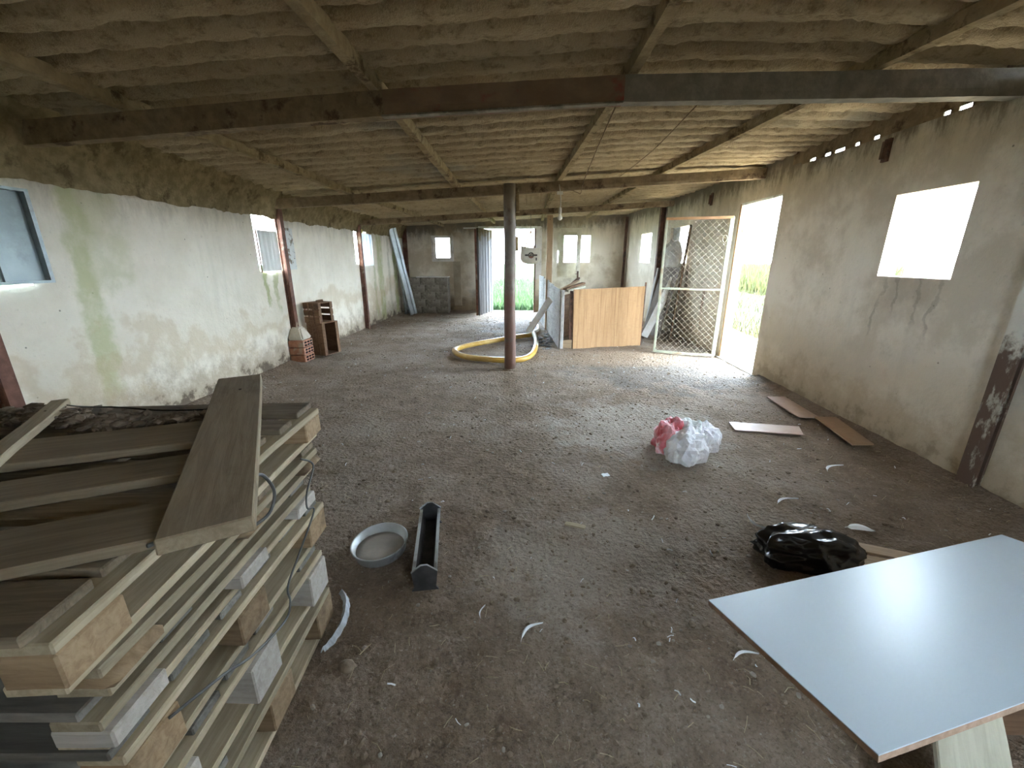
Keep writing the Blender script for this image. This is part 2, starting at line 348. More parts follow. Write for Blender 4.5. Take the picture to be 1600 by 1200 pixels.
# ------------------------------------------------------------------ roof: corrugated sheets, purlins
ceil = empty('ceiling', (0, 0, 2.4), 'low corrugated roof thick with dusty cobwebs', kind='structure')
PW = .205
def roof_pt(x, y):
    ph = 2 * math.pi * (y - 2.255) / PW; near = y < 6
    a = .080 * (.5 + .5 * math.cos(ph)) ** 3 - .027
    fz_ = .011 * fbm(x * 4.5, y * 9, 2., 3) + (.010 * fbm(x * 19, y * 24, 4., 2) if near else 0)
    sag = max(0, math.cos(ph + .9)) ** 2 * .012 * (fbm(x * 9, y * 3, 7., 2) + .4)
    return (x, y + .012 * fbm(x * 2.2, y * .7, 5., 2), rz_(x, y) + a + fz_ - sag)
xs_cuts = [-3.62, -1.45, .85, 3.16]
y = YF - .2; row = 0
while y < YB + .1:
    y2 = y + PW * 5
    for c in range(3):
        dx = .034 if y < 5.5 else .08; dy = PW / 13 if y < 5.5 else PW / 9
        nx = max(2, int((xs_cuts[c + 1] - xs_cuts[c]) / dx)); ny = int(round((y2 - y + .09) / dy))
        lift = .003 * ((row + c) % 2)
        xs = [xs_cuts[c] - .015 + (xs_cuts[c + 1] - xs_cuts[c] + .03) * i / nx for i in range(nx + 1)]; ys = [y - .045 + (y2 - y + .09) * i / ny for i in range(ny + 1)]
        grid('roof_sheet', xs, ys, lambda a, b: tuple(Vector(roof_pt(a, b)) + Vector((0, 0, lift))), MT['roof'], ceil, flip=True)
    y = y2; row += 1
def rough_bar(name, a, b, w_, h, mat, parent, amp=.006, seg=26):
    a = Vector(a); b = Vector(b); d = (b - a).normalized(); s_ = d.cross(Vector((0, 0, 1))).normalized(); v = []; f = []
    prof = [(-.5, 1), (-.5, .3), (-.42, 0), (.42, 0), (.5, .3), (.5, 1)]; n = len(prof)
    for i in range(seg + 1):
        p = a + (b - a) * i / seg
        for (px, pz) in prof:
            q = p + s_ * (px * w_) + Vector((0, 0, pz * h)); k_ = amp * fbm(q.x * 14, q.y * 14, q.z * 14 + 3, 2); q += (s_ * px * 2 + Vector((0, 0, -1))) * k_; v.append(q)
    for i in range(seg):
        for j in range(n): f.append((i * n + j, i * n + (j + 1) % n, (i + 1) * n + (j + 1) % n, (i + 1) * n + j))
    f += [tuple(range(n)), tuple(range(seg * n + n - 1, seg * n - 1, -1))]
    me = mesh(name, v, f); bm = bmesh.new(); bm.from_mesh(me); bmesh.ops.recalc_face_normals(bm, faces=bm.faces[:]); bm.to_mesh(me); bm.free()
    return link(name, me, mat, parent)
BAYS = [(YF, 2.93), (2.93, 5.78), (5.78, 8.72), (8.72, YB)]
for xq in ((-2.45, -2.60, -2.34, -2.3, -2.3), (-.98, -.97, -.95, -.93, -.93), (.67, .62, .37, .33, .33), (2.5, 2.03, 1.63, 1.5, 1.5)):
    for i, (a, b) in enumerate(BAYS):
        rough_bar('purlin', (xq[i], a, pz_(xq[i], a)), (xq[i + 1], b, pz_(xq[i + 1], b)), .07, .075, MT['dust'], ceil)
# dirt and old web packed between wall plate and roof on the left
def web(x_, yv, t_):
    b = 1.945 + .035 * fbm(yv * 2.3, 1., 0, 4) + .018 * fbm(yv * 14, 2., 0, 2); e = .018 + .16 * t_ ** 1.6 + .03 * fbm(yv * 5, t_ * 3, 4., 3) * (t_ + .2)
    return (XL + max(.004, e), yv, b + (rz_(XL, yv) + .0 - b) * t_)
ys = steps(YF, YB, .035, .06); ts = [i / 9 for i in range(10)]
v = [web(0, yy, tt) for yy in ys for tt in ts]; f = []
for j in range(len(ys) - 1):
    for i in range(9): f.append((j * 10 + i, (j + 1) * 10 + i, (j + 1) * 10 + i + 1, j * 10 + i + 1))
cw = link('cobweb', mesh('cobweb', v, f), MT['web'], None, True)
tag(cw, 'thick brown dusty cobweb packed along the top of the left wall', 'cobweb', kind='stuff')

# ------------------------------------------------------------------ roof beams
def beam(label, pts, h, d, mats, y):
    e = empty('roof_beam', (0, y, pts[0][1]), label, 'beam', kind='thing')
    for i in range(len(pts) - 1):
        (x0, z0), (x1, z1) = pts[i], pts[i + 1]
        rough_bar('beam_segment', (x0, y, z0), (x1 + .004, y, z1), d, h, mats[i % len(mats)], e, amp=.004, seg=30)
    return e
MT['redpaint'] = simple('dusty_red_primer', (.19, .13, .09), (.25, .175, .12), 7, .85, 0, .2, sc=(.6, 1, 1), c3=(.24, .06, .05))
MT['greybeam'] = simple('grey_dusty_steel', (.20, .18, .15), (.28, .255, .21), 12, .9, 0, .4)
b1 = beam('nearest roof beam, brown with a red painted middle section and grey end', [(-3.52, 2.15), (-.92, 2.302), (.56, 2.36), (2.93, 2.362)], .14, .10, [MT['beamdust'], MT['redpaint'], MT['greybeam']], 2.99)
bar('flange', MT['concrete'], (-.93, 2.95, 2.297), (.56, 2.95, 2.355), .05, .012, b1, warp=.001)
beam('second roof beam, dark brown, touching the round pole', [(-3.40, 2.065), (2.90, 2.39)], .115, .10, [MT['beamdust']], 5.80)
beam('third roof beam, farthest from the camera, above the timber post', [(-3.40, 2.062), (2.74, 2.395)], .10, .10, [MT['beamdust']], 8.72)

# ------------------------------------------------------------------ posts on the walls and in the middle
def channel(name, mat, h, w_, d, parent):      # H-section upright, local z up, flanges parallel to local y
    t = MB(); q = .012
    t.box(-d, -d + q, -w_ / 2, w_ / 2, 0, h); t.box(-q, 0, -w_ / 2, w_ / 2, 0, h); t.box(-d + q, -q, -q / 2, q / 2, 0, h)
    o = t.build(name, mat); adopt(o, parent) if parent else None; return o
def steel_post(x, y, z0, z1, label, w_=.10, d=.13, side=1, mat=None):
    t = MB(); q = .014; X0, X1 = (x, x + d * side); X0, X1 = min(X0, X1), max(X0, X1); off = .0 - z0
    t.box(X0 - x, X0 - x + q, -w_ / 2, w_ / 2, 0, z1 - z0); t.box(X1 - x - q, X1 - x, -w_ / 2, w_ / 2, 0, z1 - z0); t.box(X0 - x + q, X1 - x - q, -.02, .02, 0, z1 - z0)
    o = t.build('steel_post', mat or MT['rust']); o.location = (x, y, z0); return tag(o, label, 'post')
steel_post(XL, 2.42, 0, 2.1, 'rusty red steel post on left wall beside the metal shutter', .08, .09)
steel_post(XL, 5.84, .40, 2.07, 'rusty red steel post on left wall standing on the brick pier', .08, .08)
steel_post(XL, 8.57, 0, 2.07, 'rusty red steel post on left wall beyond the wooden crates', .07, .08)
steel_post(XL + .02, 11.62, 0, 2.2, 'rusty corner post in the far left corner behind leaning metal', .09, .10)
k = M('half_peeled_post'); z = k.sep()[2]; a = k.mix(k.rng(k.noise(9, 6, .7, v=k.map((1, 1, .4))), .50, .6), (.13, .085, .06), (.46, .42, .34)); a = k.mix(k.rng(k.math('ADD', z, k.rng(k.noise(9, 5), .2, .8, -.12, .12)), .90, 1.0), a, (.68, .65, .56)); k.bump(k.noise(18, 5), .5, .01); MT['peel'] = k.out(a, .9)
steel_post(XR, 2.53, 0, 2.44, 'post with flaking plaster on right wall nearest the viewer', .11, .05, -1, MT['peel'])
steel_post(xr(9.16), 9.1, 0, 2.46, 'dark brown post on right wall behind the wire gate', .10, .09, -1, MT['rustdark'])
steel_post(xr(11.45) - .04, 11.45, 0, 2.45, 'dark post in the far right corner', .08, .06, -1, MT['rustdark'])
o = MB().box(-.02, 0, -.03, .03, 0, .17).box(-.05, 0, -.012, .012, .02, .15).build('wall_bracket', MT['rustdark']); o.location = (XR, 3.9, 2.2); tag(o, 'short dark steel bracket above the right wall opening', 'bracket')
o = MB().box(-.02, 0, -.03, .03, 0, .18).box(-.05, 0, -.012, .012, .02, .15).build('wall_bracket', MT['rustdark']); o.location = (xr(7.2), 7.2, 2.24); tag(o, 'short dark bracket on right wall above the open gate', 'bracket')
# round pole
k = M('steel_pole'); z = k.sep()[2]; c = k.mix(k.rng(k.math('ADD', z, k.rng(k.noise(5), .2, .8, -.3, .3)), .6, 1.6), (.165, .090, .065), (.215, .185, .15)); c = k.mix(k.rng(k.noise(9, 6, .7), .5, .7), c, (.14, .10, .08)); k.bump(k.noise(22), .3, .006); MT['pole'] = k.out(c, .6, .15, .4)
e = empty('support_pole', (-.245, 5.47, 0), 'round rust brown pole standing in the middle of the floor', 'pole')
t = MB(); t.tube([(-.245 + .004 * math.sin(i), 5.47, -.03 + 2.33 * i / 12) for i in range(13)], [.076 - .004 * i / 12 for i in range(13)], 20); t.build('shaft', MT['pole'], e, True)
t = MB(); t.tube([(-.245, 5.47, fz(-.245, 5.47) - .02), (-.245, 5.47, fz(-.245, 5.47) + .022)], [.11, .09], 14); t.build('foot', MT['floor'], e)
bar('wedge', MT['dust'], (-.15, 5.47, 1.98), (-.155, 5.5, 2.26), .05, .04, e, up=(1, 0, 0))
MT['post'] = wood('sawn_timber_post', (.42, .28, .16), (.54, .38, .23), (.25, .15, .08), vary=.05)
bar('timber_post', MT['post'], (.40, 8.74, 0), (.40, 8.74, 2.24), .155, .11, None, up=(1, 0, 0)); tag(bpy.data.objects['timber_post'], 'square pale timber post rising behind the plank pen', 'post')

# ------------------------------------------------------------------ shutters and sheets over the left windows
MT['shutter'] = simple('blue_grey_shutter', (.30, .355, .36), (.37, .42, .42), 3, .45, .35, .06, c3=(.25, .29, .29))
e = empty('window_shutter', (XL + .03, 2.5, 1.29), 'blue grey metal tray shutter over the nearest left window', 'shutter')
t = MB(); t.box(XL + .035, XL + .045, 2.05, 2.87, 1.285, 1.885); t.build('panel', MT['shutter'], e)
for z_ in (1.285, 1.867): MB().box(XL + .045, XL + .085, 2.05, 2.87, z_, z_ + .018).build('rim', MT['shutter'], e)
MB().box(XL + .045, XL + .085, 2.845, 2.87, 1.303, 1.867).build('rim', MT['galvdull'], e)
MB().box(XL + .045, XL + .062, 2.60, 2.63, 1.303, 1.867).build('rib', MT['shutter'], e)
MB().box(XL, XL + .035, 2.83, 2.87, 1.40, 1.46).build('hook', MT['rustdark'], e)
def corr(name, w_, h, mat, pitch=.076, amp=.008, parent=None, bend=0):   # upright corrugated sheet; local y across, z up
    n = int(w_ / pitch * 6); v = []; f = []
    for i in range(n + 1):
        yy = -w_ / 2 + w_ * i / n; xx = amp * math.sin(2 * math.pi * yy / pitch)
        for zz, b in ((0, bend), (h * .5, 0), (h, bend)): v.append((xx + b, yy, zz))
    m_ = len(v); v += [(a + .003, b, c) for a, b, c in v]
    for i in range(n):
        for j in range(2):
            a = i * 3 + j; f += [(a, a + 1, a + 4, a + 3), (m_ + a, m_ + a + 3, m_ + a + 4, m_ + a + 1)]
    return link(name, mesh(name, v, f), mat, parent, True)
MT['sheet'] = simple('dull_white_sheet', (.74, .75, .71), (.82, .82, .78), 5, .7, 0, .1, sc=(1, 3, .4), c3=(.42, .42, .37))
o = corr('window_sheet', .40, .50, MT['sheet'], .09, .006); o.location = (XL + .02, 5.56, 1.285); tag(o, 'dull white corrugated sheet covering the lower part of the second left window', 'sheet')
o = MB().box(XL + .006, XL + .018, 5.335, 5.352, 1.27, 1.80).build('sheet_batten', MT['rustdark']); tag(o, 'thin rusty rod along the edge of the second left window sheet', 'rod')
k = M('flaking_white_paint'); c = k.mix(k.rng(k.noise(9, 6, .7), .52, .6), (.62, .62, .58), (.22, .18, .13)); MT['flake'] = k.out(c, .8)
o = board('paint_panel', MT['flake'], (.56, .24, .014), (XL + .012, 6.05, 1.57), (0, math.pi / 2, 0)); tag(o, 'flaking white panel on left wall just right of the brick footed post', 'panel')
o = corr('window_sheet', .56, .62, MT['galv'], .19, .014); o.location = (XL + .03, 8.98, 1.30); tag(o, 'bright corrugated metal sheet over the third left window', 'sheet')
o = MB().box(XL + .01, XL + .03, 8.66, 8.80, 1.93, 2.0).build('yellow_label', simple('yellow_card', (.62, .56, .12), (.66, .60, .15), 5, bump=0)); tag(o, 'small yellow card above the corrugated sheet on left wall', 'card')

# ------------------------------------------------------------------ windows and door frames
MT['frame'] = simple('white_window_frame', (.76, .74, .71), (.82, .80, .77), 7, .6, c3=(.52, .48, .42))
MT['glass'] = M('window_glass'); g = MT['glass']; g.b.inputs['Transmission Weight'].default_value = 1; g.b.inputs['Roughness'].default_value = 0; g.b.inputs['IOR'].default_value = 1.45; MT['glass'] = g.out((.93, .97, .96), 0., 0, .5)
e = empty('window_1', (-2.33, YB, 1.36), 'small window with white wooden frame in the far wall', kind='structure')
x0, x1, z0, z1, yy = -2.63, -2.04, 1.355, 2.02, YB
for n_, b_ in (('frame_rail', (x0, x1, yy - .04, yy + .03, z0, z0 + .06)), ('frame_rail', (x0, x1, yy - .04, yy + .03, z1 - .06, z1)), ('frame_stile', (x0, x0 + .06, yy - .04, yy + .03, z0 + .045, z1 - .045)), ('frame_stile', (x1 - .06, x1, yy - .04, yy + .03, z0 + .045, z1 - .045)),
               ('sash_rail', (x0 + .045, x1 - .045, yy + .03, yy + .05, z0 + .045, z0 + .10)), ('sash_stile', (x0 + .045, x0 + .105, yy + .03, yy + .05, z0 + .08, z1 - .045)), ('sash_stile', (x1 - .105, x1 - .045, yy + .03, yy + .05, z0 + .08, z1 - .045))):
    MB().box(*b_).build(n_, MT['frame'], e)
MB().box(x0 + .085, x1 - .085, yy + .042, yy + .046, z0 + .08, z1 - .045).build('pane', MT['glass'], e)
MT['jamb'] = wood('warm_door_timber', (.46, .26, .14), (.58, .36, .21), (.3, .16, .09), vary=.05)
e = empty('door_1', (XR, 5.8, 0), 'tall doorway frame in the right wall', kind='structure')
bar('jamb', MT['jamb'], (XR + .03, 6.31, 0), (XR + .03, 6.31, 2.16), .05, .04, e, up=(0, 1, 0))
bar('jamb', MT['frame'], (XR + .10, 6.315, 0), (XR + .10, 6.315, 2.16), .06, .03, e, up=(0, 1, 0))
bar('lintel', MT['frame'], (XR + .03, 5.32, 2.15), (XR + .03, 6.33, 2.15), .05, .03, e)
MT['sill'] = simple('pale_concrete_step', (.34, .32, .28), (.42, .40, .35), 6, .9, 0, .3)
MB().box(XR - .02, XR + .5, 5.25, 6.4, -.2, .012).build('threshold', MT['sill'], e)
e = empty('door_2', (-.57, YB, 0), 'open doorway frame in the far wall', kind='structure')
MB().box(-1.36, .19, YB - .03, YB + .10, 2.19, 2.25).build('lintel', MT['frame'], e)
MB().box(.13, .165, YB - .03, YB + .12, 0, 2.19).build('jamb', MT['rustdark'], e)
MB().box(-1.3, .15, YB + .0, YB + .3, -.2, .01).build('threshold', MT['concrete'], e)
MB().box(.17, .33, YB - .045, YB, .9, 2.22).build('wall_patch', MT['frame'], e)  # white strip of wall whose lit look is put into the colour

# ------------------------------------------------------------------ outside
MT['lawn'] = grass_mat('green_lawn', (.010, .032, .007), (.017, .045, .012), (.026, .05, .016)); MT['field'] = grass_mat('dry_field', (.013, .015, .006), (.020, .021, .009), (.028, .027, .014))
def gmesh(name, mat, x0, x1, y0, y1, n, hole=None):
    return grid(name, [x0 + (x1 - x0) * i / n for i in range(n + 1)], [y0 + (y1 - y0) * i / n for i in range(n + 1)], lambda a, b: (a, b, -.10 + .05 * fbm(a * .4, b * .4, 2.) + .00 * a), mat)
tag(gmesh('ground', MT['field'], 3.0, 120, -60, 120, 90), 'dry sunlit field beyond the right wall', kind='structure')
tag(gmesh('ground', MT['lawn'], -60, 3.0, 11.8, 120, 70), 'green lawn beyond the far doorway', kind='structure')
tag(gmesh('ground', MT['field'], -60, -3.5, -60, 11.8, 40), 'dry field beyond the left wall', kind='structure')
tag(gmesh('ground', MT['field'], -3.5, 3.0, -60, -1.0, 30), 'dry ground in front of the near end wall', kind='structure')
MT['apron'] = simple('pale_bounce_yard', (.38, .33, .24), (.46, .40, .30), 3, .95, 0, .4, c3=(.30, .27, .18))  # pale ground added outside the right wall to bounce daylight onto the ceiling
for nm, q in (('right', (3.03, 4.5, -3, 13)), ('left', (-5.0, -3.54, -3, 13)), ('near', (-3.5, 3.0, -3.5, -1.1))):
    tag(grid('ground', [q[0] + (q[1] - q[0]) * i / 8 for i in range(9)], [q[2] + (q[3] - q[2]) * i / 30 for i in range(31)], lambda a, b: (a, b, -.055 + .02 * fbm(a * 2, b * 2, 6.)), MT['apron'] if nm == 'right' else MT['field']), 'yard strip added along the %s side of the barn' % nm, kind='structure')
def blades(name, n, area, hgt, mat, label):
    v = []; f = []
    for i in range(n):
        x, y_ = area(); h = hgt * U(.5, 1.3); a = U(0, 6.28); w_ = .006 + h * .02; dx, dy = math.cos(a) * w_, math.sin(a) * w_; lx, ly = U(-.4, .4) * h, U(-.4, .4) * h; z_ = -.1 + .05 * fbm(x * .4, y_ * .4, 2.)
        b = len(v); v += [(x - dx, y_ - dy, z_), (x + dx, y_ + dy, z_), (x + lx * .5 + dx * .6, y_ + ly * .5 + dy * .6, z_ + h * .6), (x + lx, y_ + ly, z_ + h)]; f += [(b, b + 1, b + 2), (b, b + 2, b + 3)]
    tag(link(name, mesh(name, v, f), mat), label, 'grass', kind='stuff')
blades('grass', 14000, lambda: (U(-3, 2.5), 12.3 + 18 * R() ** 1.5), .24, simple('green_blades', (.010, .034, .007), (.02, .05, .012), 2, .8, bump=0), 'green grass growing outside the far doorway')
blades('grass', 18000, lambda: (4.2 + 22 * R() ** 1.6, U(2.5, 26)), .22, simple('dry_blades', (.020, .027, .008), (.042, .042, .018), 2, .8, bump=0), 'dry yellow green grass outside the right doorway')
MT['crop'] = simple('tall_crop', (.022, .028, .006), (.042, .046, .012), 1, .9, bump=0)
def crop_at():
    x = 10 + 18 * R(); return x, x * U(.75, 2.4)
blades('field_crop', 16000, crop_at, .95, MT['crop'], 'tall yellow green crop standing in the field outside')
t = MB(); t.box(8.9, 9.6, 9.6, 10.6, -.1, 1.33); t.box(8.85, 9.65, 9.55, 10.65, 1.33, 1.40); t.build('water_tank', simple('white_tank', (.8, .8, .78), (.85, .85, .83), 4, .5)); tag(bpy.data.objects['water_tank'], 'white tank standing outside, seen through the right wall opening', 'tank')

# ------------------------------------------------------------------ pallets
def pallet(label, zt, zb, far, near, length=1.22, nd=7, pale=False, bottoms=True, round_blocks=False, inset=.0, grey=False, bstick=0., dz=.022, seed=0):
    rnd = random.Random(seed); far = Vector((*far, 0)); near = Vector((*near, 0)); d = (far - near); D = d.length; d.normalize(); s_ = Vector((-d.y, d.x, 0))   # s_ points to the left
    if s_.x > 0: s_ = -s_
    ang = math.atan2(s_.y, s_.x) + math.pi; e = empty('pallet', (near + far) / 2 + s_ * length / 2 + Vector((0, 0, zb)), label, 'pallet', 'wooden pallets stacked at the left')
    def P(u, v_, z_): return near + d * v_ + s_ * u + Vector((0, 0, z_))
    zs = zt - dz; ze = zs - .024; zbb = zb + (.022 if bottoms else 0)
    A = MT['pallet_grey'] if grey else MT['pallet']
    for i in range(nd):
        vv = .055 + (D - .11) * i / (nd - 1) + rnd.uniform(-.012, .012); wd = rnd.choice((.088, .096, .10, .125)); ins = rnd.uniform(.012, .055) + (inset if i not in (0, nd - 1) else 0)
        if rnd.random() < .2 and 0 < i < nd - 1: ins += .09
        board('deck_board', A, (length - ins, wd, dz), P(length / 2 + ins / 2, vv, zt - dz / 2), (0, 0, ang), e)
    for u in (.05, length / 2, length - .05):
        board('stringer', MT['edge'] if u < .1 else A, (D, .095, .024), P(u, D / 2, (zs + ze) / 2), (0, 0, ang + math.pi / 2), e)
        if bottoms: board('bottom_board', MT['edge'] if u < .1 else A, (D - .02, .10, .022), P(u + .015, D / 2, zb + .011), (0, 0, ang + math.pi / 2), e)
        for vv in (.065, D / 2 + rnd.uniform(-.04, .04), D - .065):
            h = ze - zbb; m_ = MT['block_pale'] if pale else MT['block']; st = bstick if u < .1 else 0
            o = board('block', m_, (.10 + st * 2, .13 if not round_blocks else .14, h), P(u - st * .5, vv, zbb + h / 2), (0, 0, ang), e, bev=.004 if not round_blocks else .042, seg=2, warp=.003)
            if round_blocks:
                for p in o.data.polygons: p.use_smooth = True
    return e
pallet('topmost pallet of the stack, under the broken boards', .90, .76, (-.835, 1.53), (-.735, .47), 1.28, 7, seed=11, bottoms=True)
pallet('second pallet from the top of the stack, with rounded blocks', .76, .655, (-.825, 1.46), (-.765, .54), 1.2, 7, bottoms=True, round_blocks=True, seed=12, bstick=.01)
pallet('third pallet from the top of the stack, low with pale blocks', .655, .545, (-.815, 1.36), (-.775, .52), 1.2, 6, pale=True, seed=13, bstick=.008, grey=True)
pallet('third pallet from the bottom of the stack, above the white block', .545, .38, (-.81, 1.42), (-.77, .53), 1.22, 6, seed=14, grey=True)
pallet('second pallet from the bottom of the stack, with white blocks', .38, .185, (-.80, 1.34), (-.765, .52), 1.2, 6, pale=True, seed=15, grey=True, bstick=.008)
pallet('lowest pallet of the stack, resting on the dirt floor', .185, .004, (-.80, 1.36), (-.75, .50), 1.24, 6, seed=16, grey=True)
# broken pallet lying askew on top
e = empty('broken_pallet', (-1.05, .95, .902), 'broken pallet section lying askew on top of the stack', 'pallet')
for p0, p1, wd in (((-2.15, .62), (-.86, 1.13), .19), ((-1.95, .36), (-.75, .94), .13), ((-1.75, .17), (-.655, .70), .155)):
    z_ = .916
    bar('deck_board', MT['loose'], (p0[0] * 1.075, p0[1] * 1.075, z_), (p1[0] * 1.075, p1[1] * 1.075, z_), wd, .024, e)
bar('cross_board', MT['loose'], (-.60, .645, .949), (-1.225, 1.66, .949), .155, .034, e, warp=.003)
bar('cross_board', MT['edge'], (-1.31, .80, .942), (-1.72, 1.38, .942), .05, .024, e)
# heap of nest dirt and straw caught among the boards
def clods(name, pts, mat, label, cat, rs=(.01, .03), flat=.7):
    v = []; f = []; ico = bmesh.new(); bmesh.ops.create_icosphere(ico, subdivisions=1, radius=1); iv = [x.co.copy() for x in ico.verts]; ifc = [tuple(a.index for a in q.verts) for q in ico.faces]; ico.free()
    for p in pts:
        r = rs[0] + (rs[1] - rs[0]) * R() ** 2.2; n = len(v); a = U(0, 6.28); ca, sa = math.cos(a), math.sin(a); sx, sy, sz = U(.7, 1.4), U(.7, 1.2), U(.5, .9) * flat
        for q in iv:
            j = U(.75, 1.2); x, y_, z_ = q.x * r * sx * j, q.y * r * sy * j, q.z * r * sz * j; v.append((p[0] + x * ca - y_ * sa, p[1] + x * sa + y_ * ca, p[2] + z_ + r * sz * .4))
        f += [tuple(i + n for i in q) for q in ifc]
    return tag(link(name, mesh(name, v, f), mat), label, cat, kind='stuff')
MT['clod'] = simple('dry_clod', (.165, .122, .085), (.28, .22, .16), 30, .95, 0, .3)
clods('nest_debris', [(-1.85 + .85 * t_ + U(-.06, .06), 1.29 + .03 * math.sin(t_ * 9) + max(-.08, min(.08, random.gauss(0, .035))), .893 + min(.045, abs(random.gauss(0, .018)))) for t_ in [R() for _ in range(900)]], MT['clod'], 'dark clods and droppings caught between boards on top of the stack', 'debris', (.006, .026))
def wire(name, pts, r, mat, label, cat='wire', n=6, closed=False, group=None, tn=6):
    t = MB(); t.tube(smooth_path(pts, tn, closed), r, n, closed=closed); return tag(t.build(name, mat, None, True), label, cat, group)
MT['wire'] = simple('grey_wire', (.10, .10, .10), (.16, .16, .155), 10, .5, .3, 0)
wire('wire', [(-.80, 1.30, 0.770), (-.775, 1.33, 0.730), (-.765, 1.25, 0.670), (-.755, 1.22, 0.625), (-.745, 1.24, 0.600), (-.745, 1.12, 0.520), (-.74, 1.03, 0.470), (-.735, 1.02, 0.420), (-.735, .98, 0.385), (-.735, .84, 0.420), (-.74, .74, 0.470), (-.765, .62, 0.500)], .0035, MT['wire'], 'grey tie wire trailing down the side of the pallet stack')
wire('wire', [(-.72, .64, 0.925), (-.70, .71, 0.915), (-.70, .76, 0.920), (-.71, .86, 0.900), (-.715, .95, 0.900), (-.725, 1.0, 0.870), (-.72, 1.02, 0.810), (-.725, .99, 0.760), (-.74, .93, 0.755)], .0045, MT['wire'], 'dark wire loop hooked over the edge of the topmost pallet')
wire('wire', [(-1.80, 1.42, 0.925), (-1.6, 1.33, 0.945), (-1.42, 1.30, 0.955), (-1.25, 1.29, 0.950), (-1.12, 1.36, 0.930)], .003, MT['black'], 'thin black wire over the clods on top of the stack')
# ------------------------------------------------------------------ white melamine board on its props
k = M('white_melamine'); c = k.mix(k.math('MULTIPLY', k.rng(k.noise(1.2, 3, .5), .35, .8), .3), (.52, .60, .66), (.48, .54, .58)); MT['melamine'] = k.out(c, .33, 0, .35)
MT['chip'] = simple('chipboard_edge', (.36, .24, .17), (.47, .33, .24), 40, .9, 0, .2)
A_, B_, C_ = Vector((.587, 1.101, .40)), Vector((1.885, 1.483, .40)), Vector((.722, .620, .482))
D_ = B_ + (C_ - A_); nrm = (B_ - A_).cross(C_ - A_).normalized(); nrm = nrm if nrm.z > 0 else -nrm
e = empty('melamine_board', (A_ + D_) / 2 - Vector((0, 0, .0)), 'large white laminated board propped above the floor at right', 'board')
def slab(name, top, t0, t1, mat, par):
    v = [p - nrm * t1 for p in top] + [p - nrm * t0 for p in top]; me = mesh(name, v, BOXF); bm = bmesh.new(); bm.from_mesh(me); bmesh.ops.recalc_face_normals(bm, faces=bm.faces[:]); bmesh.ops.bevel(bm, geom=bm.edges[:], offset=.0008, segments=1, affect='EDGES'); bm.to_mesh(me); bm.free(); return link(name, me, mat, par)
slab('laminate_top', [A_, C_, D_, B_], 0, .003, MT['melamine'], e); slab('chipboard_core', [A_, C_, D_, B_], .003, .019, MT['chip'], e)
e = empty('prop_box', (1.5, 1.12, 0), 'dark wooden box holding up the white board', 'box')
for q in ((1.22, 1.74, 1.00, 1.02), (1.22, 1.74, 1.26, 1.28)): MB().box(q[0], q[1], q[2], q[3], .0, .375).build('side', MT['crate'], e)
for q in (1.22, 1.72): MB().box(q, q + .02, 1.02, 1.26, .0, .375).build('end', MT['crate'], e)
MT['palewood'] = wood('pale_bleached_board', (.50, .47, .36), (.62, .59, .47), (.33, .29, .2), vary=.05, dirt=.3)
tag(bar('loose_plank', MT['palewood'], (1.335, 1.06, .30), (1.02, .52, .02), .16, .022, up=(0, -.4, 1)), 'pale bleached plank sloping to the floor under the white board', 'plank')
MT['ochre'] = wood('ochre_board', (.40, .29, .19), (.52, .40, .28), (.28, .18, .11), vary=.08)
tag(bar('loose_plank', MT['ochre'], (1.565, 1.905, .03), (2.15, 1.70, .03), .075, .026), 'ochre plank on the floor farther behind the white board', 'plank')
tag(bar('loose_plank', MT['ochre'], (1.53, 1.795, .03), (2.10, 1.60, .03), .10, .026), 'ochre plank on the floor touching the black bag', 'plank')
tag(bar('loose_plank', MT['rust'], (1.56, 1.85, .022), (2.12, 1.652, .022), .018, .03), 'thin red strip lying between two ochre planks', 'strip')
tag(bar('loose_plank', MT['palewood'], (1.60, 1.85, .057), (1.535, 1.70, .05), .022, .02), 'short pale batten across the ends of the ochre planks', 'batten')
# ------------------------------------------------------------------ bags
def crumple(name, loc, rad, sub, amp, mat, seed, flat_z=0., sharp=False):
    bm = bmesh.new(); bmesh.ops.create_icosphere(bm, subdivisions=sub, radius=1)
    for v in bm.verts:
        p = v.co.copy(); q = p * 1.5 + Vector((seed, seed * .7, 0)); r1 = 1 - abs(noise.noise(q * .75)) * 2; r2 = 1 - abs(noise.noise(q * 1.9 + Vector((5, 1, 2)))) * 2; r3 = noise.noise(q * 6.5)
        k_ = 1 + amp * (r1 * .75 + r2 * (.42 if sharp else .30) + r3 * (.12 if sharp else .04)); p = p * k_; v.co = Vector((p.x * rad[0], p.y * rad[1], max(p.z, flat_z) * rad[2]))
    me = bpy.data.meshes.new(name); bm.to_mesh(me); bm.free(); o = link(name, me, mat, None, not sharp); o.location = loc; return o
k = M('printed_plastic_bag'); s = k.sep(); f = k.math('ADD', k.math('MULTIPLY', s[0], -3.2), k.rng(k.noise(7, 3), .2, .8, -.55, .55)); f = k.math('ADD', f, k.math('MULTIPLY', s[1], 1.2))
c = k.mix(k.rng(f, .10, .22), (.72, .74, .78), (.62, .10, .12)); c = k.mix(k.rng(k.noise(9, 2, v=k.map((1, 1, 1), (4, 4, 4))), .62, .66), c, (.30, .52, .46)); c = k.mix(k.rng(k.noise(12, 3), .58, .66, 0, .6), c, (.86, .55, .60))
k.b.inputs['Subsurface Weight'].default_value = .0; MT['bag'] = k.out(c, .45, 0, .5)
e = empty('plastic_bag', (1.2, 3.0, 0), 'crumpled white and red plastic bag lying on the dirt', 'plastic bag')
